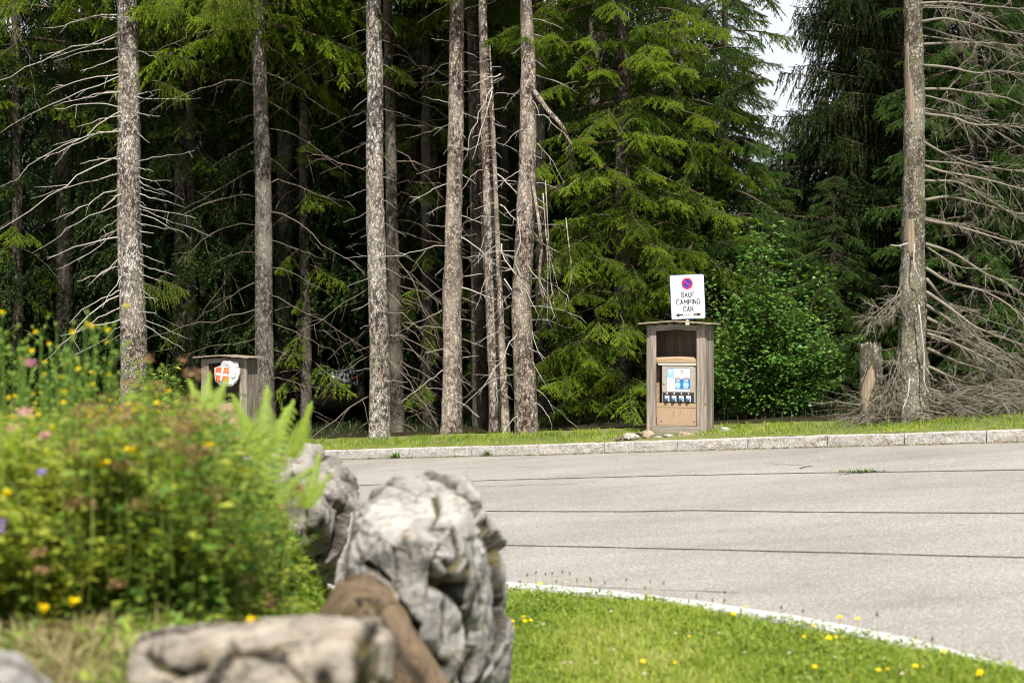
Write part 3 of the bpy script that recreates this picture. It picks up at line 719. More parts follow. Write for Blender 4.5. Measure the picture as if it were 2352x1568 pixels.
# ------------------------------------------------------------------ parking sign behind the kiosk
ds = kp.y + .42
sb = at(1578.5, 681.5, ds)
sg = empty('parking_sign', (sb.x + .005, ds, float(verge_z(sb.x, ds))), 0); sg.scale = (ds / 20.4,) * 3
def sp(me, name): return link(name, me, sg)
zc = (sb.z - sg.location.z) / (ds / 20.4)
pw = Acc(); pw.tube([(-.0, .03, -.1), (0, .03, zc + .25)], .030, 14); sp(pw.mesh('pole', [M['pole']], True), 'pole')
sgp = empty('sign_panel_pivot', (0, 0, 0)); bpy.data.objects.remove(sgp)
hw, hh, rr_ = .245, .318, .022
def rrect(hw, hh, r, y, n=5):
    out = []
    for cx, cz, a0 in ((hw - r, hh - r, 0), (-hw + r, hh - r, 90), (-hw + r, -hh + r, 180), (hw - r, -hh + r, 270)):
        for i in range(n + 1):
            a = math.radians(a0 + 90 * i / n); out.append((cx + r * math.cos(a), y, cz + r * math.sin(a)))
    return out
bm = bmesh.new(); f0 = [bm.verts.new(p) for p in rrect(hw, hh, rr_, -.010)]; f1 = [bm.verts.new(p) for p in rrect(hw, hh, rr_, .018)]
bm.faces.new(f0); bm.faces.new(f1[::-1])
for i in range(len(f0)): bm.faces.new([f0[i], f1[i], f1[(i + 1) % len(f0)], f0[(i + 1) % len(f0)]])
bmesh.ops.recalc_face_normals(bm, faces=bm.faces[:])
ROLL = math.radians(-2.4)
def sign_part(name, me, parent=None):
    o = link(name, me, parent if parent else sg)
    if parent is None: o.location = (0, 0, zc); o.rotation_euler = (0, ROLL, 0)
    return o
panel = sign_part('sign_panel', from_bm('sign_panel', bm, M['sign_edge']))
fa = Acc(); pts = rrect(hw - .007, hh - .007, rr_ - .004, -.0115); c0 = (0, -.0115, 0)
fa.add([c0] + pts, [(0, i + 1, (i + 1) % len(pts) + 1) for i in range(len(pts))]); sign_part('sign_face', fa.mesh('sign_face', [M['sign_white']]), panel)
def circle(acc, cx, cz, r0, r1, y, m, n=40):
    V = []; T = []
    for i in range(n):
        a = 2 * math.pi * i / n; V += [(cx + r0 * math.cos(a), y, cz + r0 * math.sin(a)), (cx + r1 * math.cos(a), y, cz + r1 * math.sin(a))]
    for i in range(n): a, b = 2 * i, 2 * ((i + 1) % n); T += [(a, b, b + 1), (a, b + 1, a + 1)]
    acc.add(V, T, .5, m)
sy = Acc(); cz_ = .189
circle(sy, 0, cz_, 0.0001, .078, -.0128, 1); circle(sy, 0, cz_, .062, .083, -.0136, 0)
w_ = .0085; L_ = .066; dx, dz = math.cos(math.radians(-42)), math.sin(math.radians(-42))
sy.quad((-dx * L_ - dz * w_ * -1, -.0144, cz_ - dz * L_ - dx * w_), (dx * L_ + dz * w_, -.0144, cz_ + dz * L_ - dx * w_), (dx * L_ - dz * w_, -.0144, cz_ + dz * L_ + dx * w_), (-dx * L_ - dz * w_, -.0144, cz_ - dz * L_ + dx * w_), .5, 0)
sign_part('no_parking_symbol', sy.mesh('no_parking_symbol', [M['sign_red'], M['sign_blue']]), panel)
GL = {'S': [[(1, .85), (.8, 1), (.2, 1), (0, .85), (0, .65), (.2, .53), (.8, .47), (1, .35), (1, .15), (.8, 0), (.2, 0), (0, .15)]], 'A': [[(0, 0), (.5, 1), (1, 0)], [(.2, .33), (.8, .33)]],
      'U': [[(0, 1), (0, .2), (.2, 0), (.8, 0), (1, .2), (1, 1)]], 'F': [[(0, 0), (0, 1), (1, 1)], [(0, .52), (.85, .52)]], 'C': [[(1, .82), (.8, 1), (.2, 1), (0, .82), (0, .18), (.2, 0), (.8, 0), (1, .18)]],
      'M': [[(0, 0), (0, 1), (.5, .3), (1, 1), (1, 0)]], 'P': [[(0, 0), (0, 1), (.8, 1), (1, .85), (1, .6), (.8, .45), (0, .45)]], 'I': [[(0, 0), (0, 1)]], 'N': [[(0, 0), (0, 1), (1, 0), (1, 1)]],
      'G': [[(1, .82), (.8, 1), (.2, 1), (0, .82), (0, .18), (.2, 0), (.8, 0), (1, .18), (1, .48), (.55, .48)]], 'R': [[(0, 0), (0, 1), (.8, 1), (1, .85), (1, .6), (.8, .47), (0, .47)], [(.5, .47), (1, 0)]]}
def stroke_text(body, w, h, x0, z0, y, th, parent):
    unit_ = {'I': .0, 'M': 1.25}; gap = .48; tot_ = sum(unit_.get(c, 1.0) for c in body) + gap * (len(body) - 1); k = w / tot_; x = x0 - w / 2; a = Acc()
    for n_, c in enumerate(body):
        cw = unit_.get(c, 1.0) * k
        for pl in GL[c]:
            for m_ in range(len(pl) - 1):
                p = np.array([x + pl[m_][0] * cw, z0 - h / 2 + pl[m_][1] * h]); q = np.array([x + pl[m_ + 1][0] * cw, z0 - h / 2 + pl[m_ + 1][1] * h]); d = (q - p) / (np.linalg.norm(q - p) + 1e-9); nn_ = np.array([-d[1], d[0]]) * th / 2; e = d * th * .4; yy = y - .00015 * (m_ % 5)
                a.add([(p[0] - e[0] - nn_[0], yy, p[1] - e[1] - nn_[1]), (q[0] + e[0] - nn_[0], yy, q[1] + e[1] - nn_[1]), (q[0] + e[0] + nn_[0], yy, q[1] + e[1] + nn_[1]), (p[0] - e[0] + nn_[0], yy, p[1] - e[1] + nn_[1])], [(0, 1, 2), (0, 2, 3)])
        x += cw + gap * k
    return link('lettering', a.mesh('lettering', [M['sign_black']]), parent)
for body, w, zz in (('SAUF', .185, .030), ('CAMPING', .330, -.072), ('CAR', .136, -.174)):
    stroke_text(body, w, .064, .004, zz, -.0132, .0125, panel)
ar = Acc(); y = -.0132; az = -.257
ar.add([(-.196, y, az), (-.128, y, az + .027), (-.128, y, az - .027)], [(0, 1, 2)]); ar.add([(.196, y, az), (.128, y, az + .027), (.128, y, az - .027)], [(0, 1, 2)])
ar.quad((-.128, y, az - .011), (-.070, y, az - .011), (-.070, y, az + .011), (-.128, y, az + .011)); ar.quad((.070, y, az - .011), (.128, y, az - .011), (.128, y, az + .011), (.070, y, az + .011))
for dxx in (-.052, -.026, 0, .026, .052): ar.quad((dxx - .006, y, az - .011), (dxx + .006, y, az - .011), (dxx + .006, y, az + .011), (dxx - .006, y, az + .011))
sign_part('double_arrow', ar.mesh('double_arrow', [M['sign_black']]), panel)
tag(sg, 'white no parking sign reading SAUF CAMPING CAR on a pole behind the near kiosk', 'sign')

# ------------------------------------------------------------------ stones and log round the kiosk
def stone(X0, X1, Y0, Y1, d, mt, label, seed, kind='stone'):
    c = at((X0 + X1) / 2, (Y0 + Y1) / 2, d); w = (X1 - X0) / F * d / 2; h = (Y1 - Y0) / F * d / 2
    o = hull_rock(kind, [blob_pts((0, 0, 0), (w * 1.12, w * .8, h * 1.15), 18, seed, -.75)], mt, max(.007, w / 11), w * .09, 1.6 / w * .6, seed)
    c.z += .035; o.location = c; return tag(o, label, 'stone', 'stones heaped in front of the near kiosk')
dk = 20.75
stone(1427, 1471, 1000, 1018, dk - .12, M['rock_pale'], 'pale rounded stone at the left end of the heap by the kiosk', 21)
stone(1451, 1484, 995, 1010, dk + .15, M['rock_dark'], 'dark brown flat stone behind the leftmost pale one', 22)
stone(1471, 1502, 992, 1016, dk - .1, M['rock_tan'], 'upright tan stone leaning on the left corner of the kiosk', 23)
stone(1497, 1519, 1002, 1015, dk - .16, M['rock_pale'], 'smallest grey stone under the base board, right of the tan one', 24)
stone(1517, 1548, 1000, 1015, dk - .18, M['rock_pale'], 'white creased stone left of the broken log', 25)
stone(1604, 1634, 1000, 1012, dk - .2, M['rock_pale'], 'flat pale stone right of the broken log, sunk in the grass', 27)
stone(1568, 1590, 1004, 1016, dk - .2, M['rock_tan'], 'little tan stone beneath the broken log', 31)
stone(1410, 1430, 1006, 1017, dk - .15, M['rock_dark'], 'small dark stone left of the leftmost pale stone', 32)
s8 = stone(1646, 1685, 987, 1005, dk - .05, M['rock_pale'], 'whitish stone alone in the grass right of the kiosk', 28)
lo = hull_rock('broken_log', [[(-.19, -.07, -.06), (-.15, -.06, .07), (-.1, .07, .085), (-.02, -.05, .05), (.05, .06, .04), (.17, -.04, .0), (.19, .06, -.02), (.18, -.05, -.07), (-.18, .07, -.06), (.17, .07, -.07), (-.13, -.09, -.07)]], M['rock_tan'], .010, .014, 9, 30)
lo.location = at(1581, 1000, dk - .18); lo.scale = (.95, 1, .8)
tag(lo, 'broken chunk of rotten log lying on the stones before the base board', 'log')

# ------------------------------------------------------------------ spruce foliage
def unit(v): return v / (np.linalg.norm(v, axis=-1, keepdims=True) + 1e-9)
def needles(acc, P, D, L, n=22, nl=.024, nw=.0045, tint=None, r=None, m=0):
    """tufts of single-triangle needles round twigs starting at P running along D for L"""
    k = len(P); r = r or rng
    s = r.uniform(.02, 1.05, (k, n, 1)); a = r.uniform(0, 2 * math.pi, (k, n, 1))
    up = np.where(np.abs(D[:, 2:3]) > .9, np.array([[1., 0, 0]]), np.array([[0, 0, 1.]]))
    A = unit(np.cross(D, up)); B = np.cross(D, A)
    rad = A[:, None] * np.cos(a) + B[:, None] * np.sin(a)
    tan = -A[:, None] * np.sin(a) + B[:, None] * np.cos(a)
    base = P[:, None] + D[:, None] * (s * L[:, None, None])
    taper = 1 - .45 * s
    tip = base + unit(rad * .75 + D[:, None] * .75) * nl * taper * r.uniform(.8, 1.2, (k, n, 1))
    w = tan * nw
    V = np.stack([base - w, base + w, tip], 2).reshape(-1, 3)
    T = np.arange(len(V)).reshape(-1, 3)
    t = np.repeat(tint if tint is not None else np.full(k, .5), n * 3) + r.normal(0, .05, k * n * 3)
    acc.add(V, T, np.clip(t, 0, 1), m)

def spruce_branch(L=2.4, seed=0, hang=.6, droop=.55, dens=1.0, nn=22, nl=.026, nw=.005, bare=.25, wood=True, fan=.42, sub=True):
    r = np.random.default_rng(seed + 1000)
    acc = Acc()
    n = 12; s = np.linspace(0, 1, n)
    up = .10
    wob = np.cumsum(r.normal(0, .02, n)) * L * .4
    P = np.stack([L * s * (1 - .08 * s), wob, L * (up * s - droop * s ** 1.7 + .30 * droop * s ** 3.5)], 1)
    if wood: acc.tube(P, np.linspace(.02 * L / 2.4 + .006, .004, n), 5, .5, 1)
    m = int(L / .085 * dens); starts = []; dirs = []; lens = []; tint = []
    for i in range(m):
        t = bare + (1 - bare) * (i + r.uniform(-.3, .3)) / m; t = min(max(t, .05), .99)
        p = np.array([np.interp(t, s, P[:, k]) for k in range(3)])
        tg = unit(np.array([np.interp(min(t + .05, 1), s, P[:, k]) for k in range(3)]) - np.array([np.interp(t - .05, s, P[:, k]) for k in range(3)]))
        side = 1 if i % 2 else -1
        l2 = (L * fan * (1 - t) ** .75 * r.uniform(.6, 1.15) + .14) * (.55 + .45 * min(1, (t - bare + .12) / .25))
        d = unit(tg * r.uniform(.5, 1.0) + np.array([-tg[1], tg[0], 0]) * side * r.uniform(.6, 1.1) + np.array([0, 0, r.uniform(-.45, .35) - hang * .4]))
        k = max(3, int(l2 / .08)); q = np.linspace(0, 1, k + 1)
        pts = p + d * (l2 * q)[:, None] + np.array([0, 0, -1]) * (hang * l2 * .75 * q ** 1.8)[:, None]
        if wood and l2 > .25: acc.tube(pts[::2] if len(pts) > 4 else pts, np.linspace(.006, .0025, len(pts[::2] if len(pts) > 4 else pts)), 3, .5, 1, cap=False)
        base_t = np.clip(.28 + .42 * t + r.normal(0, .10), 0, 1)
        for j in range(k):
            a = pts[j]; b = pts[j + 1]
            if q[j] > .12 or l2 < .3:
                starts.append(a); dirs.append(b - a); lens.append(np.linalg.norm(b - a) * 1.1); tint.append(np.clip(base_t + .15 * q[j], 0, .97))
            if sub:
                for sd in (-1, 1):
                    if r.random() < .78:
                        e = unit(unit(b - a) * .75 + sd * np.array([-d[1], d[0], 0]) * r.uniform(.35, .9) + np.array([0, 0, -hang * r.uniform(.3, 1.5)]))
                        l3 = r.uniform(.06, .17) * (1.15 - .45 * q[j]); 
                        starts.append(a); dirs.append(e * l3); lens.append(l3); tint.append(np.clip(base_t + r.normal(.06, .16) + .25 * q[j], 0, 1))
    for i in range(4, n - 1):
        for z_ in (.25, .75):
            v_ = P[i + 1] - P[i]; starts.append(P[i] + v_ * z_ + r.normal(0, .01, 3)); dirs.append(v_ + r.normal(0, .05, 3)); lens.append(.13); tint.append(np.clip(.45 + r.normal(0, .1), 0, 1))
    D = unit(np.array(dirs)); needles(acc, np.array(starts), D, np.array(lens), nn, nl, nw, np.array(tint), r)
    return acc
def tmpl(name, mt, **kw):
    a = spruce_branch(**kw); return a.mesh(name, [mt, M['twig']])

# live branch templates: (a) for the front trees, (b) hanging curtains
T_A = {}
for key, mt in (('needle', M['needle']), ('bright', M['needle_sunlit']), ('teal', M['needle_teal'])):
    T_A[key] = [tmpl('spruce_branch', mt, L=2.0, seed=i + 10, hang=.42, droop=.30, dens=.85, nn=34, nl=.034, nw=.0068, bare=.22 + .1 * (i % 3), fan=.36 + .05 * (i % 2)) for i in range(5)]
T_H = [tmpl('hanging_spruce_branch', M['needle_sunlit'], L=2.0, seed=i + 40, hang=1.0, droop=.45, dens=1.1, nn=26, nl=.028, nw=.006, bare=.15, fan=.42) for i in range(4)]
T_L = [tmpl('flat_spruce_branch', M['needle_shaded'], L=2.4, seed=i + 60, hang=1.5, droop=.10, dens=1.0, nn=26, nl=.034, nw=.0075, bare=.12, fan=.24) for i in range(4)]

# ------------------------------------------------------------------ trunks and dead branches
def trunk_path(pts, d, base_extra=.35, top=18.0):
    """pts: (X, Y, width_px) from top to bottom in the picture; returns centre points and radii from the ground up"""
    P = []; R = []
    for X, Y, w in reversed(pts):
        v = at(X, Y, d); P.append([v.x, v.y, v.z]); R.append(w / F * d / 2)
    P = np.array(P); R = np.array(R)
    gx = P[0][0]; g = float(verge_z(gx, d)) - base_extra
    if P[0][2] > g + .05:
        sl = (P[0] - P[1]) / (P[0][2] - P[1][2] + 1e-9)
        P = np.concatenate([[P[0] + sl * (g - P[0][2])], P]); R = np.concatenate([[R[0] * 1.08], R])
    if top > P[-1][2]:
        sl = (P[-1] - P[0]) / (P[-1][2] - P[0][2]); P = np.concatenate([P, [P[-1] + sl * (top - P[-1][2])]]); R = np.concatenate([R, [.035]])
    return P, R
def trunk_mesh(P, R, mt, seed=0, step=.07, sides=30, rough=.05, flare=.25, top_jag=False):
    z0, z1 = P[0][2], P[-1][2]
    zs = np.concatenate([np.arange(z0, min(z1, 8.6), step), np.arange(8.6, z1, .5)]) if z1 > 8.6 else np.arange(z0, z1 + step * .5, step)
    V = []; a = np.arange(sides) * 2 * math.pi / sides
    for z in zs:
        cx, cy = np.interp(z, P[:, 2], P[:, 0]), np.interp(z, P[:, 2], P[:, 1]); r = np.interp(z, P[:, 2], R)
        cx += noise.noise(Vector((z * .35, seed, 0))) * r * .35; cy += noise.noise(Vector((z * .35, seed, 9))) * r * .35
        h = max(0, z - z0 - .25); fl = 1 + flare * math.exp(-h / .22)
        for i in range(sides):
            p = Vector((math.cos(a[i]) * 2.2, math.sin(a[i]) * 2.2, z * 3.2 + seed * 5))
            q = Vector((math.cos(a[i]) * r * 28, math.sin(a[i]) * r * 28, z * 16 + seed * 3))
            root = 1 + (fl - 1) * (.6 + .5 * math.cos(a[i] * 4 + seed))
            rr = r * root * (1 + rough * noise.noise(p) * 1.4 + rough * .9 * noise.noise(q))
            V.append((cx + rr * math.cos(a[i]), cy + rr * math.sin(a[i]), z))
    V = np.array(V); n = len(zs)
    if top_jag:
        for i in range(sides): V[(n - 1) * sides + i, 2] += .10 * noise.noise(Vector((a[i] * 2, seed, 0)))
    i = (np.arange(n - 1)[:, None] * sides); j = np.arange(sides)[None]; j2 = (j + 1) % sides
    Q = np.stack([(i + j).ravel(), (i + j2).ravel(), (i + j2 + sides).ravel(), (i + j + sides).ravel()], 1)
    c = len(V); V = np.concatenate([V, [V[(n - 1) * sides:].mean(0) - [0, 0, .05 if top_jag else 0]]])
    Q = np.concatenate([Q, np.stack([(n - 1) * sides + j.ravel(), (n - 1) * sides + j2.ravel(), np.full(sides, c), np.full(sides, c)], 1)])
    me = bpy.data.meshes.new('trunk'); me.from_pydata([tuple(v) for v in V], [], [tuple(q) if q[2] != q[3] else tuple(q[:3]) for q in Q])
    me.polygons.foreach_set('use_smooth', np.ones(len(me.polygons), dtype=bool)); me.materials.append(mt); me.update()
    return me
def crv(p0, d, L, droop, n=9, jit=.03, upturn=0.0, r=None):
    r = r or rng; s = np.linspace(0, 1, n); d = unit(np.array(d, float))
    P = np.array(p0)[None] + d[None] * (L * s)[:, None]
    P[:, 2] += -droop * L * s ** 1.6 + upturn * L * s ** 3
    w = np.cumsum(r.normal(0, jit * L / math.sqrt(n), (n, 3)), 0); w[0] = 0; P += w * np.array([1, 1, .7])
    return P
def dead_branch(p0, d, L, droop=.3, r0=.012, twigs=4, upturn=0.0, sub=.35, r=None, fine=0, mi=0, nbase=9):
    r = r or rng; acc = Acc(); P = crv(p0, d, L, droop * r.uniform(.5, 1.4), nbase, .075, upturn, r)
    acc.tube(P, np.linspace(r0, r0 * .28 + .001, len(P)), 5, r.uniform(.3, .8), mi)
    def side(P, L, k, sub, rr, depth):
        for _ in range(k):
            t = r.uniform(.25, .98); idx = t * (len(P) - 1); i0 = int(idx); p = P[i0] + (P[min(i0 + 1, len(P) - 1)] - P[i0]) * (idx - i0)
            tg = unit(P[min(i0 + 1, len(P) - 1)] - P[max(i0 - 1, 0)])
            dd = unit(tg * r.uniform(.4, 1) + r.normal(0, .55, 3) * np.array([1, 1, .7]) + np.array([0, 0, -.15]))
            l = L * sub * r.uniform(.4, 1.1) * (1.1 - .6 * t)
            Q = crv(p, dd, l, r.uniform(-.1, .5), 5, .06, 0, r); acc.tube(Q, np.linspace(rr, rr * .35, len(Q)), 3, r.uniform(.3, .8), mi, cap=False)
            if depth > 0: side(Q, l, depth, .5, rr * .6, 0)
    side(P, L, twigs, sub, r0 * .42 + .001, fine)
    return acc

BR_N = [0]
def add_dead(root, P, R, zs, azs, Ls, mt, droop=(.15, .5), r0=(.006, .012), el=(-.45, .25), twigs=(1, 5), upturn=(0, .15), fine=0, sub=.35):
    """dead branches on a trunk; each is a part"""
    for z, az, L in zip(zs, azs, Ls):
        cx, cy, r = np.interp(z, P[:, 2], P[:, 0]), np.interp(z, P[:, 2], P[:, 1]), np.interp(z, P[:, 2], R)
        e = U(*el); d = (math.cos(az) * math.cos(e), math.sin(az) * math.cos(e), math.sin(e))
        p0 = (cx + math.cos(az) * r * .8, cy + math.sin(az) * r * .8, z)
        a = dead_branch(p0, d, L, U(*droop), U(*r0) * .85 * (.6 + .4 * min(L, 2)), int(U(*twigs) + .5), U(*upturn), sub, None, fine)
        link('dead_branch', a.mesh('dead_branch', [mt], True), root)
def place_branches(root, P, zs, tm, Ls, azs=None, tilt=(-.1, .15), base=2.0, name='branch'):
    for k, z in enumerate(zs):
        cx, cy = np.interp(z, P[:, 2], P[:, 0]), np.interp(z, P[:, 2], P[:, 1])
        o = link(name, tm[int(rng.integers(len(tm)))], root, (cx, cy, z))
        az = U(0, 2 * math.pi) if azs is None else azs[k]
        s = (Ls(z) if callable(Ls) else Ls[k]) * U(.82, 1.15) / base
        o.scale = (s, s * (1 if rng.random() < .5 else -1), s * U(.85, 1.15)); o.rotation_euler = (U(-.25, .25), U(*tilt), az)
LEFT, RIGHT, FRONT, BACK = math.pi, 0.0, -math.pi / 2, math.pi / 2

def tree(name, pts, d, mt, label, cat='tree', group='spruces along the forest edge', seed=0, top=20.0, **kw):
    P, R = trunk_path(pts, d, top=top)
    root = tag(empty(name, (float(P[0][0]), float(P[0][1]), float(P[0][2]) + .35)), label, cat, group)
    off = Vector(root.location)
    root.location = (0, 0, 0); root.location = (0, 0, 0)
    link('trunk', trunk_mesh(P, R, mt, seed, **kw), root)
    return root, P, R

def crown_up(root, P, z0, z1, n, tm, rmax, zpeak=.25, front=.5):
    n = int(n * 2.2); rmax *= 1.2
    """upper crown branches above the picture, thickened for shade, short in front to let sun on the trunks"""
    zs = np.sort(rng.uniform(z0, z1, n)); azs = (np.arange(n) * 2.4 + U(0, 6)) % (2 * math.pi)
    L = [rmax * (1 - ((z - z0) / (z1 - z0)) ** 1.3 * .85) * (front if math.sin(a) < -.35 else 1) for z, a in zip(zs, azs)]
    place_branches(root, P, zs, tm, L, azs, tilt=(-.05, .3))

# T1: big grey trunk at the left with its comb of dead branches
t1, P1, R1 = tree('spruce_tree', [(290, 0, 45), (294, 200, 49), (298, 400, 53), (302, 640, 58), (304, 860, 60)], 27, M['bark'], 'thick pale grey spruce trunk at the left combed with white dead branches on both sides', seed=1)
def px_branch(root, P, R, d, X0, Y0, X1, Y1, sag=.12, r0=.014, tw=2, mt=None, dy=-.25, fine=0, sub=.3):
    """dead branch seen running from X0,Y0 to X1,Y1"""
    a = at(X0, Y0, d - .1); b = at(X1, Y1, d + dy); v = np.array(b - a); L = float(np.linalg.norm(v)); v = v / L
    v[2] += sag
    ac = dead_branch(np.array(a), v, L, sag * 1.05, r0, tw, 0, sub, None, fine)
    link('dead_branch', ac.mesh('dead_branch', [mt or M['deadwood']], True), root)
left1 = [(270, 35, 70, 45), (270, 45, 190, 30), (270, 60, 130, 150), (272, 75, 0, 215), (272, 115, 130, 135), (272, 130, 190, 162), (272, 165, 120, 205), (274, 170, 20, 300), (272, 210, 190, 222), (276, 215, 120, 260), (276, 245, 125, 258),
         (276, 250, 0, 395), (276, 262, 170, 295), (276, 295, 130, 325), (274, 300, 120, 362), (276, 350, 0, 525), (278, 365, 180, 362), (276, 395, 80, 470), (276, 420, 120, 500), (276, 440, 240, 480), (276, 462, 80, 565), (278, 480, 210, 520), (276, 500, 130, 610),
         (276, 520, 190, 560), (276, 545, 130, 585), (278, 580, 205, 640), (276, 610, 170, 655), (278, 620, 240, 690), (276, 660, 170, 740), (276, 672, 100, 820), (278, 700, 190, 760), (278, 724, 150, 770), (278, 745, 120, 865)]
for i, (a, b, c, e) in enumerate(left1):
    px_branch(t1, P1, R1, 27, a + 14, b, c, e, U(.08, .22), U(.010, .017), int(U(1, 4)), dy=U(-.8, .5))
right1 = [(322, 120, 365, 140), (322, 218, 372, 205), (322, 222, 460, 232), (325, 258, 370, 265), (325, 240, 360, 215), (326, 370, 435, 372), (326, 385, 350, 390), (328, 405, 402, 420), (328, 415, 435, 455), (328, 432, 385, 450), (328, 445, 412, 478),
          (328, 470, 440, 510), (328, 480, 462, 535), (330, 492, 425, 550), (330, 515, 385, 528), (330, 532, 350, 537), (330, 562, 350, 566), (330, 585, 380, 606), (330, 605, 405, 640), (330, 632, 372, 645), (330, 680, 365, 690), (332, 715, 362, 716),
          (332, 730, 420, 775), (332, 745, 415, 800), (330, 660, 345, 690), (320, 300, 345, 330)]
for i, (a, b, c, e) in enumerate(right1): px_branch(t1, P1, R1, 27, a - 8, b, c, e, U(.03, .12), U(.008, .013), int(U(0, 2.6)), dy=U(-.6, .2))
for i in range(26):   # stubs facing the viewer
    z = U(0.6, 7.5); add_dead(t1, P1, R1, [z], [FRONT + U(-1.1, 1.1)], [U(.08, .35)], M['deadwood'], twigs=(0, .6), r0=(.007, .011))
crown_up(t1, P1, 8.4, 19, 60, T_A['bright'], 2.6)
# hanging live foliage between the first two trunks
for X, Y, az, L in ((470, -40, 0.2, 1.6), (520, -30, -.9, 1.5), (430, -60, -.5, 1.7), (600, -40, 2.4, 1.5), (372, 120, -.1, 1.0), (500, 0, -1.4, 1.3), (560, 20, -2.2, 1.2), (385, 185, -.35, .9), (640, -20, -.6, 1.2), (20, -10, 2.6, 1.4), (60, -40, -2.8, 1.6), (-30, 20, -1.0, 1.3), (390, 640, -.3, .8), (330, 640, .1, 1.0), (345, -20, -.7, 1.4), (410, 20, -1.7, 1.2)):
    p = at(X - math.cos(az) * 40, Y, 25.3); o = link('hanging_branch', T_H[int(rng.integers(4))], t1, p); s = L / 2.0
    o.scale = (s, s, s * .95); o.rotation_euler = (U(-.2, .2), U(-.1, .2), az)

t2, P2_, R2 = tree('spruce_tree', [(596, 0, 28), (598, 100, 31), (602, 400, 37), (608, 800, 42), (614, 1010, 44)], 27, M['bark_part_shaded'], 'shaded dark spruce trunk just right of the farther kiosk', seed=2)
add_dead(t2, P2_, R2, np.linspace(1.0, 7.6, 26), [LEFT + U(-.5, .7) if i % 2 else RIGHT + U(-.8, .5) for i in range(26)], [U(.5, 2.4) for _ in range(26)], M['deadwood_shaded'], droop=(.3, .7), twigs=(2, 6), r0=(.009, .014))
crown_up(t2, P2_, 7.6, 19, 70, T_A['bright'], 2.6)

t3, P3, R3 = tree('spruce_tree', [(858, 0, 35), (862, 300, 39), (866, 600, 43), (870, 800, 46), (872, 1010, 50)], 25, M['bark'], 'straight pale spruce trunk with flaky bark and almost no branches, left of centre', seed=3)
add_dead(t3, P3, R3, np.linspace(1.0, 7.6, 34), [LEFT + U(-.6, .6) if i % 2 else RIGHT + U(-.6, .6) for i in range(34)], [U(.12, .5) for _ in range(34)], M['deadwood'], twigs=(0, 1), r0=(.006, .010))
crown_up(t3, P3, 9.2, 19, 60, T_A['needle'], 2.3)
t3b, P3b, R3b = tree('spruce_tree', [(893, 150, 22), (900, 400, 26), (906, 700, 31), (913, 1005, 36)], 26.3, M['bark_shaded'], 'slimmer brown trunk tucked close behind the straight pale one, left of centre', seed=4)
add_dead(t3b, P3b, R3b, np.linspace(.3, 7.4, 34), [RIGHT + U(-.9, .6) if i % 3 else LEFT + U(-.6, .6) for i in range(34)], [U(.7, 2.2) for _ in range(34)], M['deadwood_shaded'], droop=(.25, .7), twigs=(2, 7), r0=(.008, .014))
add_dead(t3b, P3b, R3b, np.linspace(.2, 3.2, 14), [RIGHT + U(-.9, .1) for i in range(14)], [U(.9, 1.7) for _ in range(14)], M['deadwood_shaded'], droop=(.4, .9), el=(-.5, -.1), twigs=(1, 4), r0=(.009, .015))
crown_up(t3b, P3b, 9, 18, 45, T_A['needle'], 2.2)

t4, P4, R4 = tree('spruce_tree', [(1052, 0, 33), (1049, 200, 35), (1044, 450, 38), (1042, 600, 40), (1039, 655, 49), (1036, 700, 43), (1036, 1000, 47)], 24.6, M['bark_red'], 'pale spruce trunk with a swollen ring halfway up, left of the cluster of three', seed=5)
add_dead(t4, P4, R4, np.linspace(.7, 7.6, 40), [LEFT + U(-.8, .6) if i % 2 else RIGHT + U(-.9, .3) for i in range(40)], [U(.1, .6) if i % 3 else U(.5, 1.2) for i in range(40)], M['deadwood'], twigs=(0, 4), r0=(.006, .012), droop=(.05, .45))
crown_up(t4, P4, 9.2, 19, 60, T_A['needle'], 2.3)
t5, P5, R5 = tree('spruce_tree', [(1082, 0, 26), (1090, 250, 28), (1097, 600, 32), (1105, 1000, 37)], 25.8, M['bark_shaded'], 'dim spruce trunk, leftmost and darkest of the cluster of three', seed=6)
add_dead(t5, P5, R5, np.linspace(.5, 7.6, 22), [U(0, 6.28) for _ in range(22)], [U(.4, 1.4) for _ in range(22)], M['deadwood_shaded'])
crown_up(t5, P5, 9, 18, 45, T_A['needle'], 2.2)
t6, P6, R6 = tree('spruce_tree', [(1108, 0, 18), (1118, 330, 26), (1125, 450, 32), (1133, 700, 36), (1146, 1000, 42)], 24.2, M['bark_red'], 'spruce trunk crossed by arched branch shadows, middle of the cluster of three', seed=7)
crown_up(t6, P6, 8.5, 18, 40, T_A['needle'], 2.0)
add_dead(t6, P6, R6, np.linspace(.8, 4.6, 16), [U(-2.6, -.4) for _ in range(16)], [U(.15, .5) for _ in range(16)], M['deadwood'], twigs=(0, 2), droop=(.5, 1.2))
t6b, P6b, R6b = tree('dead_sapling', [(1125, 110, 3), (1130, 200, 6), (1138, 420, 10), (1150, 720, 14), (1163, 1000, 20)], 23.7, M['bark_red'], 'thin barkless dead spruce leaning left in front of the cluster of three', 'dead tree', seed=8, top=0, sides=14, rough=.03)
add_dead(t6b, P6b, R6b, np.linspace(.8, 6.4, 48), [LEFT + U(-.9, .5) if i % 2 else RIGHT + U(-.8, .6) for i in range(48)], [U(.1, .3) if i % 3 else U(.3, .7) for i in range(48)], M['deadwood'], twigs=(0, 4), droop=(-.1, .6), r0=(.006, .011))
for a in ((1142, 400, 1192, 455), (1148, 470, 1190, 520), (1152, 560, 1215, 700), (1158, 640, 1218, 800), (1150, 170, 1075, 180), (1132, 200, 1085, 330), (1130, 210, 1078, 320), (1060, 660, 1125, 690), (1060, 545, 1140, 600)):
    px_branch(t6b, P6b, R6b, 23.6, *a, sag=.25, r0=.013, tw=3, dy=-.2)

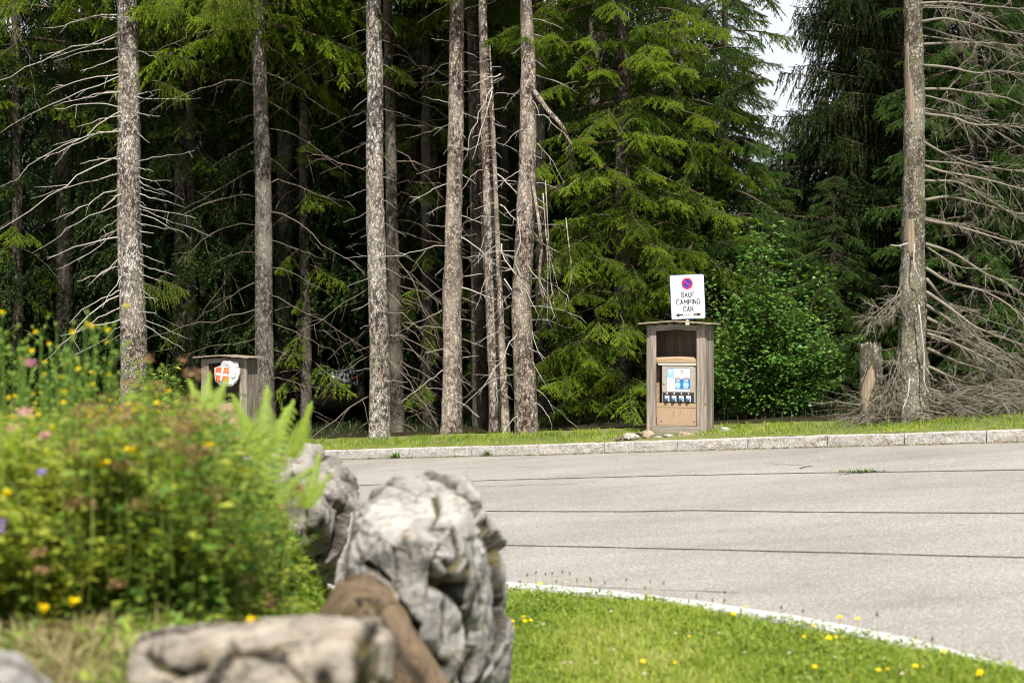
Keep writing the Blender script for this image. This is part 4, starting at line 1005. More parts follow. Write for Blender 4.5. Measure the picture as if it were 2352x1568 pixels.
t7, P7, R7 = tree('spruce_tree', [(1206, 0, 26), (1213, 150, 34), (1213, 300, 38), (1206, 500, 43), (1198, 700, 45), (1205, 850, 50), (1210, 1000, 56)], 23.4, M['bark_red'], 'thick crooked spruce trunk beside the bright green boughs, right of the cluster of three', seed=9)
add_dead(t7, P7, R7, np.linspace(.5, 7.0, 30), [RIGHT + U(-1.2, .4) if i % 3 else LEFT + U(-.4, .9) for i in range(30)], [U(.2, 1.1) for _ in range(30)], M['deadwood'], twigs=(1, 4), droop=(.3, .9))
# the heavy crooked limbs on its right
def limb(root, pts, d, r0, r1, mt, tw=0, fine=0, sub=.3, name='limb'):
    P = np.array([tuple(at(X, Y, d + dd)) for X, Y, dd in pts]); 
    s = np.linspace(0, len(P) - 1, len(P) * 4); Q = np.stack([np.interp(s, range(len(P)), P[:, k]) for k in range(3)], 1)
    for _ in range(2): Q[1:-1] = (Q[:-2] + Q[1:-1] * 2 + Q[2:]) / 4
    Q += np.cumsum(rng.normal(0, .004, Q.shape), 0) * .6
    acc = Acc(); acc.tube(Q, np.linspace(r0, r1, len(Q)), 7, .5, 0)
    L = float(np.linalg.norm(P[-1] - P[0]))
    for _ in range(tw):
        i = int(U(len(Q) * .2, len(Q) - 1)); dd = unit(unit(Q[i] - Q[i - 1]) * U(.3, 1) + rng.normal(0, .6, 3) + np.array([0, 0, -.1]))
        a = dead_branch(Q[i], dd, L * sub * U(.3, 1.0), U(-.1, .5), max(.004, r1 * .9), fine, 0, .55, None, 2 if fine > 3 else 0, 0, 6)
        V, T, C, Mi = a.arrays(); acc.add(V, T, C, 0)
    link(name, acc.mesh(name, [mt], True), root)
limb(t7, [(1222, 205, 0), (1240, 230, -.1), (1262, 262, -.2), (1290, 290, -.3), (1305, 330, -.2), (1310, 380, .3), (1315, 430, .8)], 23.3, .045, .02, M['bark_red'])
limb(t7, [(1220, 395, 0), (1232, 470, -.2), (1245, 560, -.3), (1240, 640, -.3), (1250, 690, -.3)], 23.3, .03, .02, M['bark_red'], 3)
limb(t7, [(1198, 640, -.2), (1180, 600, -.3), (1198, 560, -.4), (1190, 500, -.4)], 23.3, .015, .008, M['deadwood'], 2)
for k in range(4):
    x0 = U(1240, 1300); limb(t7, [(x0, U(400, 560), -.3), (x0 + U(0, 15), U(600, 640), -.5), (x0 + U(-10, 40), U(680, 760), -.6)], 23.3, .010, .004, M['bark_red'], 4)
crown_up(t7, P7, 8.6, 19, 55, T_A['needle'], 2.4)
t8, P8, R8 = tree('spruce_tree', [(1240, 300, 24), (1247, 700, 32), (1256, 990, 37)], 25.4, M['bark_shaded'], 'shadowed trunk half behind the low green boughs, rightmost of the bare trunks', seed=10)
crown_up(t8, P8, 8, 18, 45, T_A['needle'], 2.2)

# lush green spruces to the right of the trunks, leafy to the ground
def lush(X, d, key, label, H, rmax, n, zlow=.35, seed=0, mt='bark_shaded', side=None, group='spruces green to the ground', w=46):
    yt = max(0, 784 - F * (H - 2.5) / d)
    root, P, R = tree('spruce_tree', [(X, yt, w * .6 if yt == 0 else 3), (X, 1000, w)], d, M[mt], label, seed=seed, top=H - (1.0 if H < 8 else 0), group=group)
    zs = np.sort(zlow + (H - .6 - zlow) * rng.uniform(0, 1, n) ** 1.15) + P[0][2] + .3; azs = (np.arange(n) * 2.39996 + U(0, 6) + rng.normal(0, .25, n)) % (2 * math.pi)
    Ls = []
    for z, a in zip(zs, azs):
        t = (z - P[0][2]) / H; l = rmax * (1 - t ** 1.25) * (.82 + .18 * min(1, t * 6)) + .25
        if side: l *= side(a, z)
        Ls.append(l)
    place_branches(root, P, zs, T_A[key], Ls, azs, tilt=(-.05, .3))
    return root, P, R
lt, LP, LR = lush(1430, 25.4, 'needle', 'broad yellowish green spruce with boughs to the ground, left of the sign', 17, 2.3, 150, seed=11)
# sprays reaching left in front of the crooked trunk
for X, Y, az, L in ((1290, 60, 2.9, 1.2), (1300, 130, 2.6, 1.0), (1330, 110, -2.4, 1.1), (1330, 200, -2.2, 1.3), (1420, 180, -1.9, 1.4), (1480, 230, -1.2, 1.3), (1400, 260, -1.6, 1.2), (1330, 430, 3.0, .9), (1330, 520, -2.6, 1.0), (1300, 640, 3.0, .9), (1290, 700, -2.6, 1.0),
                     (1270, 690, 2.9, .8), (1340, 900, -2.2, 1.1), (1400, 930, -1.8, 1.0), (1290, 860, 2.8, .8), (1450, 880, -1.3, 1.1), (1370, 660, -2.0, 1.1), (1440, 500, -1.5, 1.3), (1370, 330, -2.1, 1.2), (1500, 330, -1.2, 1.2), (1440, 740, -1.5, 1.2), (1500, 460, -1.0, 1.1), (1330, 310, 2.9, .9), (1540, 160, -1.3, 1.2), (1600, 60, -1.3, 1.3), (1470, 130, -1.6, 1.3), (1560, 880, -1.5, .9), (1330, 760, -2.2, 1.1), (1380, 400, -1.7, 1.3), (1450, 380, -1.2, 1.3), (1350, 560, -2.0, 1.1), (1400, 850, -1.7, 1.0), (1330, 840, -2.4, .9), (1450, 620, -1.5, 1.2), (1260, 110, 3.1, .9), (1230, 80, 2.7, .8), (1360, 20, 2.8, 1.6), (1120, -20, -2.9, .9), (1480, 560, -1.4, 1.2)):
    p = at(X, Y - 12, 24.2); o = link('branch', T_A['bright' if Y < 480 else 'needle'][int(rng.integers(4))], lt, p); s = L / 2.0  # upper sprays take the needles coloured as sunlit, lower ones the plain
    o.scale = (s, s, s); o.rotation_euler = (U(-.3, .3), U(.0, .3), az)
def front_sprays(root, n, box, xleft, depth, keys, lmin=.8, lmax=1.45, seed=0):
    r = np.random.default_rng(seed); k = 0
    while k < n:
        X, Y = r.uniform(box[0], box[1]), r.uniform(box[2], box[3])
        if X < np.interp(Y, *xleft): continue
        az = r.uniform(-2.7, -.45); p = at(X - math.cos(az) * 45, Y - 25, r.uniform(*depth)); key = keys[0] if r.random() < .6 else keys[1]
        o = link('branch', T_A[key][int(r.integers(5))], root, p); s_ = r.uniform(lmin, lmax) / 2.0
        o.scale = (s_, s_ * (1 if r.random() < .5 else -1), s_ * r.uniform(.9, 1.3)); o.rotation_euler = (r.uniform(-.35, .35), r.uniform(-.05, .45), az); k += 1
front_sprays(lt, 118, (1140, 1600, -60, 960), ([0, 130, 170, 400, 600, 660, 800, 960], [1150, 1170, 1290, 1265, 1250, 1190, 1215, 1290]), (23.9, 24.9), ('bright', 'needle'), seed=3)
jt, JP, JR = lush(1560, 27.4, 'needle', 'dense mid green spruce directly behind the sign', 19, 2.3, 215, seed=12)
front_sprays(jt, 70, (1540, 1740, -60, 960), ([0, 960], [1520, 1560]), (25.0, 26.2), ('needle', 'teal'), seed=4)
kt, KP, KR = lush(1665, 26.6, 'teal', 'cooler green spruce edging the patch of sky, right of the sign', 9.5, 2.0, 290, seed=13, w=22)
lush(1800, 29.5, 'teal', 'slender green spruce closing the lower end of the sky gap', 6.9, 1.8, 220, seed=20, w=20)
lush(1915, 26.8, 'teal', 'low soft green spruce between the broad-leaved bush and the dead tree', 5.2, 1.8, 220, seed=17, w=20)
lush(2235, 25.5, 'teal', 'dark green spruce behind the sweeping dead boughs, nearer the dead tree', 16, 2.2, 260, seed=18, w=30)
lush(2350, 27.0, 'teal', 'dark green spruce at the right edge behind the dead boughs', 16, 2.4, 260, seed=19, w=30)

# spruce L: flat hanging boughs against the sky
lr, LLP, LLR = tree('spruce_tree', [(2088, 0, 20), (2090, 1000, 26)], 28.5, M['bark_shaded'], 'dark spruce with level comb-like boughs cut out against the sky', seed=14, top=19, group='spruces green to the ground')
zs = np.linspace(3.4, 14, 210); azs = [LEFT + U(-1.0, 1.0) if rng.random() < .62 else U(0, 6.28) for _ in zs]
place_branches(lr, LLP, zs, T_L, [2.85 * (1 - ((z - 3) / 18) ** 1.4) + .1 for z in zs], azs, tilt=(-.12, .1), base=2.4)
zs = np.linspace(.3, 4.2, 60); place_branches(lr, LLP, zs, T_A['teal'], [2.2] * 60, None)

# broken stump
st, SP, SR = tree('tree_stump', [(1999, 785, 46), (1999, 830, 50), (2000, 900, 52), (2002, 975, 60)], 20, M['bark_moss'], 'short broken spruce stump with a bare wood scar, left of the dead tree', 'tree stump', 'x', seed=15, top=0, sides=36, rough=.09, top_jag=True)
del st['group']
sc_ = Acc()
def scar(pts, P, R, d, root, mt, seed, push=.012):
    """bare wood patch hugging the trunk where the bark is gone"""
    V = []; 
    for X0, X1, Y in pts:
        z = float(at(0, Y, d).z); cx, cy, r = np.interp(z, P[:, 2], P[:, 0]), np.interp(z, P[:, 2], P[:, 1]), np.interp(z, P[:, 2], R)
        cx += noise.noise(Vector((z * .35, seed, 0))) * r * .35; cy += noise.noise(Vector((z * .35, seed, 9))) * r * .35
        for k in range(6):
            x = float(at(X0 + (X1 - X0) * k / 5, Y, d - r).x) + U(-.004, .004); q = max(-.97, min(.97, (x - cx) / (r * 1.04)))
            V.append((cx + q * r * 1.04, cy - math.sqrt(1 - q * q) * (r * 1.06 + (push if 0 < k < 5 else -.03)), z + U(-.01, .01)))
    n = len(pts); T = []
    for i in range(n - 1):
        for k in range(5): a = i * 6 + k; T += [(a, a + 1, a + 7), (a, a + 7, a + 6)]
    ac = Acc(); ac.add(V, T); link('bare_wood', ac.mesh('bare_wood', [mt], True), root)
scar([(2004, 2006, 838), (1992, 2010, 852), (1988, 2014, 872), (1983, 2010, 890), (1982, 2000, 910), (1983, 1998, 930), (1986, 1995, 948)][::-1], SP, SR, 20, st, M['barewood'], 15)
add_dead(st, SP, SR, np.linspace(.5, 1.5, 8), [U(-2.9, -.2) for _ in range(8)], [U(.08, .4) for _ in range(8)], M['deadwood_lichen'], twigs=(0, 3))
for k in range(3):
    a = Acc(); c = at(1990 + k * 9, 787, 20); a.add([(c.x - .02, c.y - .03, c.z - .05), (c.x + .025, c.y - .03, c.z - .05), (c.x, c.y + .03, c.z - .05), (c.x + U(-.01, .01), c.y, c.z + U(.02, .06))], [(0, 1, 3), (1, 2, 3), (2, 0, 3)])
    link('splinter', a.mesh('splinter', [M['barewood']]), st)

# dead tree at the right with lichen-covered boughs
dt, DP, DR = tree('dead_spruce_tree', [(2097, 0, 40), (2101, 200, 44), (2101, 400, 48), (2096, 620, 54), (2094, 760, 62), (2094, 860, 70), (2095, 975, 76)], 19.8, M['bark_moss'], 'dead spruce at the right with long grey sweeping boughs all on its right side', 'dead tree', 'x', seed=16, top=12, sides=40, rough=.12)
del dt['group']
scar([(2080, 2090, 100), (2078, 2092, 160), (2082, 2100, 220), (2086, 2104, 250), (2090, 2098, 285)][::-1], DP, DR, 19.8, dt, M['barewood'], 16)
scar([(2082, 2100, 505), (2082, 2102, 540), (2084, 2104, 570), (2090, 2100, 590)][::-1], DP, DR, 19.8, dt, M['barewood'], 16)
scar([(2078, 2084, 0), (2076, 2084, 50), (2077, 2083, 100)][::-1], DP, DR, 19.8, dt, M['barewood'], 16)
boughs = [[(2110, 8, 0), (2180, 2, .1), (2280, 15, 0), (2380, 20, .1)], [(2115, 50, 0), (2170, 40, -.1), (2230, 55, 0), (2300, 75, .2), (2370, 80, .2)], [(2115, 102, 0), (2200, 98, .2), (2290, 100, .3), (2380, 110, .2)],
          [(2118, 150, 0), (2180, 152, -.2), (2240, 170, -.3), (2300, 160, -.3), (2370, 175, -.2)], [(2118, 205, 0), (2190, 205, .1), (2240, 215, .2), (2320, 225, .1), (2380, 260, .1)], [(2120, 262, 0), (2190, 270, -.2), (2240, 290, -.3), (2300, 290, -.4), (2370, 300, -.3)],
          [(2120, 325, 0), (2160, 350, .1), (2240, 380, .1), (2330, 395, .2), (2390, 400, .2)], [(2122, 380, 0), (2170, 395, -.1), (2250, 410, -.2), (2320, 430, -.3), (2390, 450, -.3)], [(2122, 415, 0), (2200, 415, .1), (2290, 470, .1), (2370, 520, .2)],
          [(2125, 460, 0), (2180, 450, .1), (2260, 470, .1), (2380, 500, .2)], [(2125, 505, 0), (2200, 520, -.1), (2280, 545, -.2), (2370, 570, -.3)], [(2125, 560, 0), (2190, 580, 0), (2260, 630, 0), (2310, 650, 0), (2380, 700, 0)],
          [(2125, 615, 0), (2180, 650, -.1), (2260, 665, -.1), (2320, 700, -.2), (2380, 760, -.2)], [(2128, 640, 0), (2170, 690, .1), (2210, 740, .1), (2250, 790, 0), (2300, 810, 0), (2370, 830, 0)], [(2128, 670, 0), (2180, 705, -.2), (2230, 745, -.3), (2290, 770, -.3), (2380, 800, -.3)],
          [(2128, 700, 0), (2180, 735, 0), (2220, 765, 0), (2300, 800, 0), (2370, 860, 0)], [(2130, 730, 0), (2190, 760, .1), (2250, 800, .1), (2330, 830, .1)], [(2130, 765, 0), (2190, 785, -.2), (2260, 820, -.2), (2330, 860, -.2)],
          [(2130, 800, 0), (2200, 830, 0), (2270, 850, 0), (2350, 900, 0)], [(2128, 840, 0), (2200, 870, .1), (2280, 890, .1), (2370, 930, 0)]]
for i, b in enumerate(boughs):
    limb(dt, b, 19.75, .026 if i > 8 else .022, .006, M['deadwood_lichen'], int(U(16, 24)), 5, .30, name='bough')
for i in range(16):    # thinner boughs between, some towards the viewer
    y0 = U(0, 900); x1 = U(2240, 2420); limb(dt, [(2115, y0, 0), ((2115 + x1) / 2, y0 + U(0, 40) + y0 * .03, U(-.5, .8)), (x1, y0 + U(10, 90) + y0 * .06, U(-.8, 1.2))], 19.8, .013, .004, M['deadwood_lichen'], int(U(10, 18)), 5, .28, name='bough')
for b in ([(2110, 700, -.3), (2118, 760, -.35), (2125, 830, -.35), (2122, 880, -.35), (2140, 910, -.4)], [(2100, 560, -.25), (2098, 610, -.3), (2110, 640, -.3)], [(2085, 560, -.2), (2065, 565, -.3), (2045, 562, -.3)], [(2090, 870, -.4), (2085, 910, -.45), (2070, 940, -.5)]):
    limb(dt, b, 19.8, .012, .007, M['deadwood'], 2, 0, .2, name='bough')
for i in range(7): limb(dt, [(2080, U(620, 720), 0), (2040, U(690, 740), -.1), (U(1975, 2010), U(690, 790), -.2)], 19.8, .008, .003, M['deadwood_lichen'], 14, 4, .35, name='bough')
for i in range(6): limb(dt, [(2080, U(760, 930), 0), (2050, U(820, 930), -.1), (U(2005, 2030), U(840, 950), -.1)], 19.8, .008, .003, M['deadwood_lichen'], 14, 4, .4, name='bough')

# tangle of fine dead twigs at its foot
def brushwood(x0, x1, d0, d1, h, n, label, seed, mt):
    r = np.random.default_rng(seed); acc = Acc()
    for _ in range(n):
        X = r.uniform(x0, x1); d = r.uniform(d0, d1); g = at(X, 900, d); z = float(verge_z(g.x, d)) + r.uniform(0, h * .75) ** 1.0
        az = r.uniform(0, 6.28); P = crv((g.x, d, z), (math.cos(az), math.sin(az) * .5, r.uniform(-.4, .7)), r.uniform(.2, .9), r.uniform(.0, .6), 5, .11, 0, r)
        c = r.uniform(.2, .9); acc.tube(P, np.linspace(r.uniform(.002, .011), .0012, 5), 3, c, 0, cap=False)
        for k in range(3):
            q = P[int(r.integers(1, 5))]; a2 = r.uniform(0, 6.28); Q = crv(q, (math.cos(a2), math.sin(a2), r.uniform(-.5, .5)), r.uniform(.06, .22), r.uniform(0, .6), 4, .1, 0, r); acc.tube(Q, np.linspace(.0022, .001, 4), 3, c, 0, cap=False)
    o = link('brushwood', acc.mesh('brushwood', [mt])); tag(o, label, 'brushwood', kind='stuff'); return o
brushwood(2120, 2420, 19.3, 20.8, .62, 520, 'tangle of fine grey dead twigs heaped at the foot of the dead tree', 5, M['deadwood_lichen'])
brushwood(1970, 2110, 19.7, 20.3, .40, 240, 'thin dead twigs round the broken stump', 6, M['deadwood_lichen'])

# ------------------------------------------------------------------ broad-leaved bush and small shrubs
def leaf_quads(acc, P, D, Nn, L, W, tint, m=0):
    """pointed four-triangle leaves folded along the rib; arrays"""
    S = unit(np.cross(D, Nn)); U_ = unit(np.cross(S, D)); k = len(P); L = np.broadcast_to(L, (k,))[:, None]; W = np.broadcast_to(W, (k,))[:, None]
    b = P; tip = P + D * L - U_ * L * .18; mid = P + D * L * .5 + U_ * L * .02
    l = P + D * L * .42 - S * W + U_ * W * .35; r = P + D * L * .42 + S * W + U_ * W * .35
    V = np.stack([b, l, tip, r, mid], 1).reshape(-1, 3); o = np.arange(k)[:, None] * 5
    T = np.concatenate([o + np.array([[0, 4, 1]]), o + np.array([[1, 4, 2]]), o + np.array([[0, 3, 4]]), o + np.array([[3, 2, 4]])])
    acc.add(V, T, np.repeat(tint, 5), m)
def leafy_bush(name, c, rx, ry, h, nst, nl, leaf, wleaf, mt, label, cat, seed, shape=1.0, spread=.6, tb=0.0):
    r = np.random.default_rng(seed); root = tag(empty(name, c), label, cat)
    acc = Acc(); st_ = Acc(); Ps = []; Ds = []
    for _ in range(nst):
        a = r.uniform(0, 6.28); q = math.sqrt(r.uniform(0, 1)); H = h * (1 - q ** 2 * .5) * r.uniform(.45, 1.05) * (1 + .28 * math.sin(a * 3 + 1)); q *= 1 + .3 * math.sin(a * 2 + 2.2)
        b = np.array([math.cos(a) * q * rx * .3, math.sin(a) * q * ry * .3, -.05]); e = np.array([math.cos(a) * q * rx, math.sin(a) * q * ry, H])
        s = np.linspace(0, 1, 7); P = b + (e - b) * s[:, None]; P[:, :2] -= (e - b)[:2] * (.3 * np.sin(s * math.pi))[:, None]; P += r.normal(0, .02, P.shape)
        st_.tube(P, np.linspace(.012, .003, 7), 3, .5, 0, cap=False)
        for _k in range(nl):
            t = r.uniform(.15, 1.0); p = np.array([np.interp(t, s, P[:, j]) for j in range(3)]); a2 = r.uniform(0, 6.28)
            dd = np.array([math.cos(a2), math.sin(a2), r.uniform(-.3, .35)]); p = p + dd * r.uniform(.02, spread * .35) ; Ps.append(p); Ds.append(dd)
    Ps = np.array(Ps); Ds = unit(np.array(Ds)); Nn = unit(np.stack([r.normal(0, .5, len(Ps)), r.normal(-.25, .5, len(Ps)), np.ones(len(Ps))], 1))
    leaf_quads(acc, Ps, Ds, Nn, leaf * r.uniform(.7, 1.3, len(Ps)), wleaf * r.uniform(.7, 1.2, len(Ps)), np.clip(r.normal(.5 + tb, .2, len(Ps)), 0, 1))
    link('foliage', acc.mesh('foliage', [mt]), root); link('stems', st_.mesh('stems', [M['twig']]), root)
    return root
bp_ = at(1775, 995, 22.6)
leafy_bush('broadleaf_bush', (bp_.x, 22.6, float(verge_z(bp_.x, 22.6))), 1.15, .8, 3.0, 120, 125, .088, .028, M['beech'], 'broad-leaved bush with glossy leaves right of the near kiosk', 'bush', 71, tb=.15)
ep = at(345, 905, 23.5)
leafy_bush('elder_shrub', (ep.x, 23.5, CZ + (784 - 960) / F * 23.5), .5, .4, .92, 30, 60, .10, .016, M['bush'], 'light green narrow-leaved shrub at the foot of the thick left trunk', 'shrub', 72, spread=.4, tb=.2)

# ------------------------------------------------------------------ the forest behind
def crown_mesh(name, mt, seed, H=20, z0=1.0, rmax=2.8, n=110, hang=.9, nn=7):
    tm = [spruce_branch(L=2.4, seed=seed * 10 + i, hang=hang, droop=.45, dens=.62, nn=nn, nl=.06, nw=.019, bare=.18, wood=False, sub=True) for i in range(3)]
    arr = [t.arrays() for t in tm]; r = np.random.default_rng(seed); Vs = []; Ts = []; Cs = []; k = 0
    for i in range(n):
        V, T, C, _ = arr[i % 3]; t = (i + .5) / n; z = z0 + (H - z0 - .3) * t ** 1.1
        s = (rmax * (1 - ((z / H)) ** 1.3) + .25) / 2.4 * r.uniform(.8, 1.2); az = i * 2.4 + r.normal(0, .3); ti = r.uniform(-.05, .3)
        c, s_ = math.cos(ti), math.sin(ti); X = V[:, 0] * c + V[:, 2] * s_; Z = -V[:, 0] * s_ + V[:, 2] * c; Y = V[:, 1]
        ca, sa = math.cos(az), math.sin(az)
        Vs.append(np.stack([(X * ca - Y * sa) * s, (X * sa + Y * ca) * s, Z * s + z], 1)); Ts.append(T + k); k += len(V); Cs.append(C)
    return npmesh(name, np.concatenate(Vs), np.concatenate(Ts), mt, np.concatenate(Cs))
CR = [crown_mesh('crown', M['needle_shaded'], 3, 20, .8, 2.9, 120), crown_mesh('crown', M['needle_shaded'], 4, 20, 1.4, 2.8, 115), crown_mesh('crown', M['needle_teal'], 5, 20, .3, 3.0, 125)]
ta = Acc(); ta.tube([(0, 0, -.5), (0, 0, 6), (.05, 0, 12), (0, 0, 19)], [.22, .17, .11, .03], 10); TRK = ta.mesh('trunk', [M['bark_shaded']], True)
spots = []
for row, (y, step) in enumerate(((30.8, 2.3), (34.5, 2.5), (39.0, 2.8), (45, 3.2), (53, 3.6), (63, 3.8), (76, 4.2), (92, 5))):
    x = -y * .42 - 1; 
    while x < y * .44 + 1:
        spots.append((x + U(-.5, .5), y + U(-1.2, 1.2), row)); x += step
for x, y, row in spots:
    u = x / y
    if -.136 < u < -.112 and 29 < y < 54: continue          # narrow view through to the parked car
    sky_gap = .125 < u < .275
    sc = U(.85, 1.12)
    if sky_gap: sc = min(.6, (CZ + (.168 if u > .20 else .140) * y + .0) / 20) * U(.9, 1.05)
    o = tag(empty('spruce_tree', (x, y, float(verge_z(x, y)))), None, 'tree')
    if sky_gap: o['label'] = 'low young spruce standing in the gap below the patch of sky'; o['group'] = 'young spruces under the sky gap'
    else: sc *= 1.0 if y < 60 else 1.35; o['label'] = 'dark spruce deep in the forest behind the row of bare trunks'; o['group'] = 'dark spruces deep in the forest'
    tr_ = link('trunk', TRK, o); tr_.scale = (sc, sc, sc)
    c = link('crown', CR[2 if sky_gap else int(rng.integers(2))], o)
    wd = 1.0 if not sky_gap else 1.5
    if abs(u + .123) < .10 and y < 54: c.location.z = 1.5
    c.scale = (sc * wd, sc * wd, sc * (1 if not sky_gap else 1)); c.rotation_euler = (0, 0, U(0, 6.28))
# slim shaded trunks with dead twigs between the front row and the forest
for i, (X, d, w) in enumerate(((40, 29.5, 26), (440, 29.5, 24), (700, 29, 26), (690, 31, 22), (980, 28.5, 26), (1000, 30.5, 20), (1160, 29, 22), (160, 31, 20), (520, 30.5, 22))):
    r_, P_, R_ = tree('spruce_tree', [(X - 4, 0, w * .75), (X + 3, 1000, w)], d, M['bark_shaded'], ['slim dark trunk with thin dead twigs in shade behind the first row'][0], group='slim shaded trunks behind the first row', seed=30 + i, sides=16, step=.15)
    n = 20; add_dead(r_, P_, R_, np.linspace(.3, 8.2, n), [U(-2.9, -.1) if k % 2 else U(0, 6.28) for k in range(n)], [U(.8, 2.6) for _ in range(n)], M['deadwood_shaded'], droop=(.3, .9), twigs=(3, 7), r0=(.007, .012))
    nb_ = 16; place_branches(r_, P_, np.sort(rng.uniform(.6, 7.5, nb_)), T_A['needle' if i % 2 else 'bright'], [U(.8, 1.5) for _ in range(nb_)], [U(-3.1, 0) for _ in range(nb_)], tilt=(.1, .6)); crown_up(r_, P_, 6.8, 18, 50, T_A['needle'], 2.2)  # needles coloured as sunlit on every other trunk, as lit patches in the dark

# ------------------------------------------------------------------ parked car far behind the trees
cy_ = 54.0; cpx = at(770, 890, cy_)
car = tag(empty('parked_car', (cpx.x, cy_, CZ + (784 - 915) / F * cy_), math.radians(8)), 'grey car with red tail lights glimpsed far away between the trunks', 'car')
def prof(name, pts, x0, x1, mt, inset=.0, parent=car):
    bm = bmesh.new(); n = len(pts)
    a = [bm.verts.new((x0 + inset * min(1, max(0, (z - .85) / .6)), y, z)) for y, z in pts]; b = [bm.verts.new((x1 - inset * min(1, max(0, (z - .85) / .6)), y, z)) for y, z in pts]
    bm.faces.new(a); bm.faces.new(b[::-1])
    for i in range(n): bm.faces.new([a[i], b[i], b[(i + 1) % n], a[(i + 1) % n]])
    bmesh.ops.recalc_face_normals(bm, faces=bm.faces[:]); bmesh.ops.bevel(bm, geom=bm.edges[:], offset=.03, segments=2, affect='EDGES')
    return link(name, from_bm(name, bm, mt, True), parent)
m_paint = plain('car_paint', (.30, .32, .38), .25, .6, .3); m_glass = plain('car_glass', (.10, .12, .16), .08, .8); m_red = plain('tail_light', (.65, .03, .03), .3, .6); m_tyre = plain('tyre', (.03, .03, .03), .8, .2)
prof('body', [(0, .25), (0, .85), (.06, 1.0), (.55, 1.42), (1.3, 1.48), (2.2, 1.42), (2.9, 1.0), (4.0, .85), (4.15, .6), (4.15, .25)], -.86, .86, m_paint, .16)
g = Acc(); g.quad((-.66, .05, 1.03), (.66, .05, 1.03), (.58, .40, 1.34), (-.58, .40, 1.34)); link('rear_window', g.mesh('rear_window', [m_glass]), car)
for s in (-1, 1):
    a = Acc(); a.box(s * .83 - (.16 if s > 0 else 0), s * .83 + (.16 if s < 0 else 0), -.03, .1, .68, .92); link('tail_light', a.mesh('tail_light', [m_red]), car)
    for y in (.75, 3.3):
        bm = bmesh.new(); bmesh.ops.create_cone(bm, cap_ends=True, segments=20, radius1=.32, radius2=.32, depth=.2); bmesh.ops.rotate(bm, verts=bm.verts[:], cent=(0, 0, 0), matrix=Matrix.Rotation(math.pi / 2, 3, 'Y')); bmesh.ops.translate(bm, verts=bm.verts[:], vec=(s * .78, y, .32)); link('wheel', from_bm('wheel', bm, m_tyre), car)
a = Acc(); a.box(-.26, .26, -.04, 0, .45, .56); link('number_plate', a.mesh('number_plate', [M['white']]), car)

# ------------------------------------------------------------------ grass
def blades(name, P, h, w, mt, label, lean=.5, seed=0, tb=None, sd=.2, cat='grass'):
    r = np.random.default_rng(seed); k = len(P); a = r.uniform(0, 6.28, k); b = a + r.uniform(-.5, .5, k) + math.pi / 2
    h = np.broadcast_to(h, (k,)) * r.uniform(.55, 1.25, k); ln = np.abs(r.normal(0, lean, k))
    d = np.stack([np.cos(a), np.sin(a), np.zeros(k)], 1); s = np.stack([np.cos(b), np.sin(b), np.zeros(k)], 1) * (np.broadcast_to(w, (k,)))[:, None]
    up = np.array([0, 0, 1.])
    p1 = P + d * (h * ln * .35)[:, None] + up * (h * .6)[:, None]; p2 = P + d * (h * ln)[:, None] + up * (h * (1 - .25 * np.minimum(ln, 1.2)))[:, None]
    V = np.stack([P - s, P + s, p1 - s * .8, p1 + s * .8, p2], 1).reshape(-1, 3); o = np.arange(k)[:, None] * 5
    T = np.concatenate([o + np.array([[0, 1, 3]]), o + np.array([[0, 3, 2]]), o + np.array([[2, 3, 4]])])
    t = np.clip((tb if tb is not None else .5) + r.normal(0, sd, k), 0, 1)
    ob = link(name, npmesh(name, V, T, mt, np.repeat(t, 5))); tag(ob, label, cat, kind='stuff'); return ob
def scatter(n, x0, x1, y0, y1, cond, zf, seed):
    r = np.random.default_rng(seed); x = r.uniform(x0, x1, n); y = r.uniform(y0, y1, n); m = cond(x, y); x, y = x[m], y[m]
    return np.stack([x, y, zf(x, y) - .005], 1)
def patch(P, s, o): return np.array([noise.noise(Vector((p[0] * s + o, p[1] * s, o))) for p in P])
inview = lambda x, y: (np.abs(x) < y * .385 + .3)
# lawn, denser where near
LP_ = scatter(230000, -.6, 3.6, 4.6, 10.4, lambda x, y: inview(x, y) & (y < ynear(x) - .20) & (bank(x, y) < .05), lawn_z, 11)
pt = patch(LP_, .9, 2) * .55 + patch(LP_, 4, 5) * .35
edge = np.clip((ynear(LP_[:, 0]) - LP_[:, 1] - .18) / (.9 + .5 * np.sin(LP_[:, 0] * 5)), 0, 1)
keep = np.random.default_rng(1).uniform(0, 1, len(LP_)) < (.12 + .88 * edge ** .7) * np.clip(1.15 + pt, .45, 1.2)
LP_, pt, edge = LP_[keep], pt[keep], edge[keep]
blades('lawn_grass', LP_, (.055 + .035 * np.clip(pt + .3, 0, 1)) * (.28 + .72 * edge), .0022, M['grass'], 'short bright green grass of the near lawn', .75, 3, .46 + pt * .75 + (1 - edge) * .12, .20)
# clover-like small leaves through the lawn
CL = LP_[np.random.default_rng(2).integers(0, len(LP_), 26000)]; rr2 = np.random.default_rng(4)
ca = Acc(); D = unit(np.stack([rr2.normal(0, 1, len(CL)), rr2.normal(0, 1, len(CL)), rr2.uniform(-.1, .9, len(CL))], 1))
Nn = unit(np.stack([rr2.normal(0, .4, len(CL)), rr2.normal(0, .4, len(CL)), np.ones(len(CL))], 1))
leaf_quads(ca, CL + np.stack([rr2.normal(0, .01, len(CL)), rr2.normal(0, .01, len(CL)), rr2.uniform(.008, .05, len(CL))], 1), D, Nn, rr2.uniform(.015, .045, len(CL)), rr2.uniform(.005, .010, len(CL)), np.clip(rr2.normal(.35, .22, len(CL)), 0, 1))
tag(link('lawn_weeds', ca.mesh('lawn_weeds', [M['grass']])), 'low clover and dandelion leaves growing in the near lawn', 'weeds', kind='stuff')
